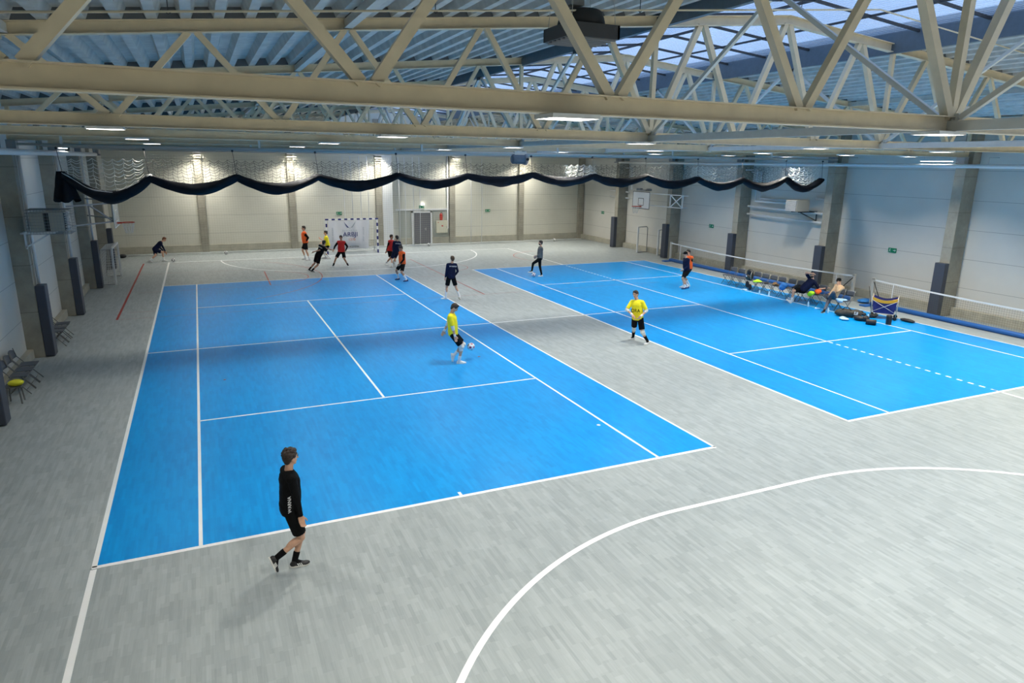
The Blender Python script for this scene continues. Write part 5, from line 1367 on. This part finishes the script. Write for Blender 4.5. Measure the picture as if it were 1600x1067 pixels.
for k, y in enumerate((9.15, 9.65, 10.15)):
    place_chair(-2.52, y, .02*k - .03, 'dark grey folding chair by the left wall nearest the viewer, %s of three' % ('front', 'middle', 'back')[k] if False else ('nearest of the three folding chairs in the near group at the left wall', 'middle folding chair of the near group at the left wall', 'farthest folding chair of the near group at the left wall')[k], 'folding chairs at the left wall, near group')
for k, y in enumerate((13.9, 14.4, 14.95)):
    place_chair(-2.48, y, .03*k, ('nearest folding chair of the far group behind the padded left column', 'middle folding chair of the far group behind the padded left column', 'farthest folding chair of the far group behind the padded left column')[k], 'folding chairs at the left wall, far group')

# ------------------------------------------------------------------ things on and around the chairs
def lump(name, loc, balls, m_, label, cat, voxel=.02, noise=.02, parent=None):
    b = MB()
    for (c, r) in balls: b.ball(c, *r)
    o = remeshed(b, name, m_, parent, voxel, 2, noise)
    o.location = loc
    if label: tag(o, label, cat)
    return o
LIME = mat('lime_bib_cloth', (.50, .95, .02), .7, bump=.3, bscale=14)
BROWN = mat('brown_cloth', (.20, .11, .045), .8, noise=.3, nscale=18)
BLUEB = mat('bright_blue_bag', (.03, .22, .62), .6, noise=.2, nscale=12)
TOWEL = mat('light_blue_towel', (.38, .62, .85), .8, noise=.2, nscale=18)
BAG = mat('dark_olive_bag', (.05, .045, .035), .7, noise=.3, nscale=15)
bp0 = empty('backpack', (24.66, RY[3], .475)); tag(bp0, 'black backpack standing upright on a folding chair in the long row', 'backpack')
lump('bag_body', (0, 0, 0), [((0, 0, .19), (.12, .20, .22)), ((-.02, 0, .36), (.11, .16, .14))], M['black'], None, None, .015, .01, bp0)
lump('front_pocket', (0, 0, 0), [((-.12, 0, .13), (.06, .15, .12))], BAG, None, None, .015, .01, bp0)
MB().lathe([(.032, -.01), (.032, .01)], (-.185, .03, .17), 14, 'x').build('badge', M['white'], bp0)
b = MB(); b.tube([(-.06, -.17, .42), (-.14, -.19, .25), (-.10, -.18, .05)], .012, 6); b.build('strap', M['galvpipe'], bp0)
o = lump('sports_jacket', (24.80, RY[3]-.02, .0), [((-.22, .06, .26), (.05, .11, .17)), ((-.20, -.12, .16), (.05, .09, .15))], M['black'], 'black clothes hanging down in front of the chair with the backpack', 'clothing')
lump('training_bib', (24.68, RY[4], .49), [((0, 0, 0), (.18, .19, .035)), ((.05, .08, .03), (.09, .09, .04)), ((-.12, .05, -.01), (.10, .12, .04))], LIME, 'yellow-green bib lying on a chair seat beside the black backpack', 'bib')
lump('dark_cap', (24.72, RY[5], .485), [((0, 0, 0), (.11, .13, .03))], M['black'], 'small flat black item on a chair seat beyond the brown bag', 'clothing', .015, .01)
lump('brown_bag', (24.72, RY[6], .50), [((0, 0, .0), (.13, .17, .05)), ((.0, .05, .05), (.08, .09, .05)), ((-.05, -.09, .03), (.08, .06, .06))], BROWN, 'small brown bag on a folding chair left of the blue bag', 'bag')
lump('blue_bag', (24.68, RY[7], .52), [((0, 0, .04), (.14, .18, .12)), ((-.06, .03, -.06), (.13, .15, .12))], BLUEB, 'bright blue bag bulging over a chair seat in the long row', 'bag')
o = lump('rucksack', (24.85, RY[8]-.1, .53), [((-.02, -.04, .05), (.15, .20, .12)), ((-.12, .10, .0), (.08, .12, .07))], M['black'], 'small black bag on the chair left of the lounging person', 'bag')
lump('training_bib', (24.66, RY[10]+.02, .53), [((-.10, .04, -.02), (.13, .13, .09)), ((-.12, .10, -.08), (.10, .10, .09))], LIME, 'yellow-green bibs heaped at the front of a chair between the seated persons', 'bib')
lump('training_bib', (24.76, RY[10]-.06, .58), [((.0, -.03, .02), (.13, .15, .08)), ((-.07, -.08, -.02), (.10, .09, .08))], CLOTH['orange'], 'orange bibs heaped on top of yellow-green ones between the seated persons', 'bib')
lump('towel', (24.70, RY[12], .485), [((0, 0, 0), (.20, .21, .03)), ((-.10, .08, .01), (.12, .12, .035)), ((-.18, -.05, -.04), (.05, .15, .06))], TOWEL, 'light blue towel spread over the seat of the nearest chair in the row', 'towel')
def bottle(loc, h_, r_, m_, capm, label, lying=False, grp='bottles around the chairs'):
    o = empty('water_bottle', loc); tag(o, label, 'bottle', grp)
    b = MB(); b.lathe([(r_*.9, 0), (r_, .01), (r_, h_*.68), (r_*.45, h_*.86), (r_*.4, h_*.92)], (0, 0, 0), 14); b.build('bottle_body', m_, o)
    b = MB(); b.lathe([(r_*.45, h_*.9), (r_*.45, h_)], (0, 0, 0), 12); b.build('bottle_cap', capm, o)
    if lying: o.rotation_euler = (PI/2, 0, lying); o.location.z = r_
    return o
CLR = mat('clear_plastic', (.55, .78, .92), .15); BCAP = mat('blue_cap', (.05, .2, .7), .4)
for x, y, lb, ly in ((24.35, 13.9, 'plastic bottle lying on the line below the far chairs', .6), (24.28, 12.75, 'plastic bottle standing in front of the backpack chair', 0), (24.45, 12.35, 'plastic bottle standing right of the backpack chair', 0), (24.22, 9.95, 'plastic bottle standing right of the lounging person, at the front of the chairs', 0),
                     (24.1, 9.5, 'plastic bottle lying between the two seated persons', .9), (24.0, 8.75, 'plastic bottle standing beside the black shoe of the seated person', 0), (24.6, 8.0, 'plastic bottle standing under the nearest chair of the row', 0), (24.5, 7.35, 'plastic bottle standing between the duffel bag and the wagon', 0)):
    bottle((x, y, .004), .24, .035, CLR, BCAP, lb, ly)
# folding wagon
w0 = empty('folding_wagon', (25.25, 7.30, 0), .60); tag(w0, 'dark blue folding wagon with a yellow rim on a white cross frame', 'wagon')
WB = mat('dark_blue_canvas', (.025, .03, .17), .8, noise=.15, nscale=10); WY = mat('yellow_trim_cloth', (.85, .42, .03), .7)
b = MB(); v = []; f = []; ring = []
hx_, hy_ = .24, .40
def rect(z, k, sag):
    out = []
    for (sx, sy, nn_) in ((1, 1, 8), (-1, 1, 8), (-1, -1, 8), (1, -1, 8)):
        nxt = {(1, 1): (-1, 1), (-1, 1): (-1, -1), (-1, -1): (1, -1), (1, -1): (1, 1)}[(sx, sy)]
        for i in range(nn_):
            t = i/nn_; out.append((hx_*k*(sx*(1-t)+nxt[0]*t), hy_*k*(sy*(1-t)+nxt[1]*t), z - sag*math.sin(PI*t)))
    return out
levels = [(.22, .86, 0), (.45, .95, .0), (.70, 1.0, .05), (.82, 1.03, .10)]
for (z, k_, sg_) in levels: v += rect(z, k_, sg_)
N_ = 32
for j in range(3):
    for i in range(N_): i2 = (i+1) % N_; f.append((j*N_+i, j*N_+i2, (j+1)*N_+i2, (j+1)*N_+i))
n0 = len(v)
for (z, k_, sg_) in levels: v += rect(z+.01, k_-.05, sg_)
for j in range(3):
    for i in range(N_): i2 = (i+1) % N_; f.append((n0+j*N_+i2, n0+j*N_+i, n0+(j+1)*N_+i, n0+(j+1)*N_+i2))
for i in range(N_): i2 = (i+1) % N_; f.append((3*N_+i, 3*N_+i2, n0+3*N_+i2, n0+3*N_+i))
f.append(tuple(range(N_-1, -1, -1))); f.append(tuple(n0+i for i in range(N_)))
b.add(v, f); b.build('canvas_tub', WB, w0)
b = MB(); a1 = rect(.825, 1.06, .10); a0 = rect(.70, 1.035, .09)
v = a0 + a1 + [(p[0]*.97, p[1]*.97, p[2]) for p in a0] + [(p[0]*.97, p[1]*.97, p[2]) for p in a1]; f = []
for i in range(N_):
    i2 = (i+1) % N_; f += [(i, i2, N_+i2, N_+i), (2*N_+i2, 2*N_+i, 3*N_+i, 3*N_+i2), (N_+i, N_+i2, 3*N_+i2, 3*N_+i), (i2, i, 2*N_+i, 2*N_+i2)]
b.add(v, f); b.build('rim_band', WY, w0)
for sx in (-1, 1):
    for sy in (-1, 1):
        b = MB(); b.tube([(sx*.27, sy*.42, .10), (sx*.27, sy*.43, .88)], .011, 6); b.build('corner_pole', M['galvpipe'], w0)
        b = MB(); b.lathe([(.055, -.02), (.07, -.012), (.07, .012), (.055, .02)], (sx*.26, sy*.40, .07), 16, 'x'); b.build('wheel', M['black'], w0)
for sx in (-1, 1):
    b = MB(); b.tube([(sx*.28, -.42, .25), (sx*.28, .42, .72)], .009, 6); b.tube([(sx*.28, -.42, .72), (sx*.28, .42, .25)], .009, 6); b.build('cross_brace', M['galvpipe'], w0)
for sy in (-1, 1):
    b = MB(); b.tube([(-.27, sy*.44, .25), (.27, sy*.44, .72)], .009, 6); b.tube([(-.27, sy*.44, .72), (.27, sy*.44, .25)], .009, 6); b.build('cross_brace', M['galvpipe'], w0)
b = MB(); b.tube([(0, .44, .2), (.1, .52, .7), (.18, .62, 1.15)], .013, 6); b.build('pull_handle', M['black'], w0)
# bags and small things on the floor
d0 = empty('duffel_bag', (24.15, 7.95, 0), .55); tag(d0, 'dark duffel bag with a white emblem lying on the blue court', 'bag')
lump('bag_body', (0, 0, 0), [((0, 0, .16), (.17, .48, .15)), ((0, -.28, .17), (.16, .20, .16)), ((0, .2, .13), (.17, .3, .13))], BAG, None, None, .02, .02, d0)
b = MB(); b.box(-.185, -.170, -.36, -.30, .12, .26); b.box(-.19, -.175, -.30, -.22, .15, .18); b.box(-.19, -.175, -.27, -.23, .2, .27); b.build('emblem', M['white'], d0)
b = MB(); b.tube([(-.1, -.1, .28), (-.05, 0, .38), (-.05, .12, .38), (-.1, .22, .27)], .014, 6); b.build('handle', M['black'], d0)
lump('shoe_bag', (24.0, 7.30, .10), [((0, .05, 0), (.15, .20, .10)), ((.10, -.16, .02), (.13, .13, .11))], M['black'], 'black bag lying against the near side of the duffel bag', 'bag')
lump('plastic_bag', (23.55, 7.62, .05), [((0, 0, 0), (.15, .20, .05)), ((.05, .08, .02), (.08, .09, .05))], mat('clear_wrap', (.50, .70, .85), .3), 'crumpled pale plastic wrap in front of the duffel bag', 'plastic bag')
lump('sports_shoe', (24.95, 7.95, .06), [((0, 0, 0), (.10, .16, .06)), ((.0, .08, .05), (.07, .08, .06))], M['black'], 'black trainers left of the wagon, next to a white towel', 'shoe', .015, .01)
lump('white_towel', (24.72, 8.02, .05), [((0, 0, 0), (.08, .10, .045))], M['white'], 'small white cloth beside the black trainers left of the wagon', 'towel', .015, .01)
lump('kit_bag', (24.98, 7.52, .08), [((0, 0, 0), (.12, .16, .08)), ((.02, -.1, .04), (.08, .09, .07))], BAG, 'small dark bag at the left wheels of the wagon', 'bag')
o = lump('black_bag', (25.55, 6.5, .06), [((0, 0, 0), (.12, .30, .06))], M['black'], 'flat black bag at the right wheels of the wagon', 'bag')
b = MB(); b.lathe([(.09, -.17), (.105, -.15), (.105, .15), (.09, .17)], (0, 0, 0), 20, 'y'); o = b.build('portable_speaker', M['black'], loc=(23.80, 6.66, .106)); o.rotation_euler = (0, 0, .6); tag(o, 'black cylindrical speaker lying on the blue court', 'speaker')
b = MB(); b.lathe([(.085, 0), (.095, .01), (.10, .32), (.09, .34), (.06, .36)], (0, 0, 0), 20); o = b.build('speaker_can', M['black'], loc=(24.47, 6.46, .003)); tag(o, 'black upright cylinder standing on the line in front of the wagon', 'speaker')
lump('blue_tarpaulin', (27.35, 9.72, .08), [((0, 0, 0), (.45, .30, .08)), ((.2, -.12, .02), (.25, .2, .09))], BLUEB, 'crumpled bright blue cover lying between the two tennis nets', 'cover')
lump('grey_jacket', (26.5, 10.9, .10), [((0, 0, 0), (.25, .35, .09))], CLOTH['jeans'], 'grey jacket lying on the floor behind the nearest chair of the row', 'clothing')
lump('yellow_jacket', (-2.45, 8.35, .48), [((0, 0, 0), (.16, .16, .07)), ((.03, -.08, .02), (.12, .10, .05))], mat('yellow_jacket_cloth', (.75, .72, .03), .7), 'yellow jacket on a stool at the left edge of the picture', 'clothing')
b = MB(); 
for sx in (-.14, .14):
    for sy in (-.14, .14): b.bar((sx, sy, 0), (sx*.8, sy*.8, .40), .025, .025)
b.box(-.17, .17, -.17, .17, .40, .425); o = b.build('stool', FRAMEM, loc=(-2.5, 8.35, 0)); tag(o, 'small dark stool under the yellow jacket at the left edge', 'stool')
lump('black_sack', (.0, 0, 0), [((-2.45, 34.35, .11), (.22, .16, .11))], M['black'], 'black sack lying at the foot of the far left column', 'bag')

# ------------------------------------------------------------------ footballs
BALLW = mat('ball_white', (.82, .82, .82), .4)
BALLB = mat('ball_black_panel', (.02, .02, .03), .4)
BALLP = mat('ball_red_blue_panel', (.35, .03, .12), .4)
def football(loc, label, alt=False):
    r = .108
    o = empty('football', loc); tag(o, label, 'ball', 'footballs')
    b = MB(); b.ball((0, 0, 0), r, nu=28, nv=18); b.build('ball_cover', BALLW, o)
    phi = (1+5**.5)/2; k_ = 0
    for a in (-1, 1):
        for c_ in (-phi, phi):
            for d_ in ((0, a, c_), (a, c_, 0), (c_, 0, a)):
                n_ = Vector(d_).normalized(); t_ = n_.cross(Vector((.3, .5, .81))).normalized(); s_ = n_.cross(t_)
                v = [n_*(r+.0022)]
                for j in (1, 2):
                    for i in range(5):
                        th = .18*j; ang = 2*PI*i/5
                        v.append((n_*math.cos(th) + (t_*math.cos(ang)+s_*math.sin(ang))*math.sin(th))*(r+.0015))
                f = [(0, 1+i, 1+(i+1) % 5) for i in range(5)] + [(1+i, 6+i, 6+(i+1) % 5, 1+(i+1) % 5) for i in range(5)]
                m2 = MB(); m2.add(v, f, True); m2.build('panel', BALLP if (alt and k_ % 2) else BALLB, o); k_ += 1
    return o
football((8.62, 7.78, .40), 'football in the air in front of the goalkeeper in yellow', True)
football((16.86, 20.55, .112), 'football under the foot of the person in the grey jacket', True)
football((.22, 31.8, .112), 'football in the far left corner by the bending person')
football((3.0, 34.2, .112), 'football lying on the floor at the foot of the back wall, left of the goal')
football((15.75, 34.5, .112), 'football lying in front of the dark grey door')
football((25.3, 34.45, .112), 'football lying at the back wall near the right corner')
# paper disc and sticker remains on the court
for (x, y, r_, m_, lb) in ((9.4, 1.95, .045, M['white'], 'round white sticker on the near right part of the left blue court'), (2.0, 8.4, .035, M['redline'], 'small red mark on the left blue court'), (8.95, 8.0, .04, M['redline'], 'small red mark on the court below the airborne ball')):
    b = MB(); b.lathe([(r_, .0021), (r_, .005)], (x, y, 0), 16); o = b.build('floor_sticker', m_); tag(o, lb, 'sticker')
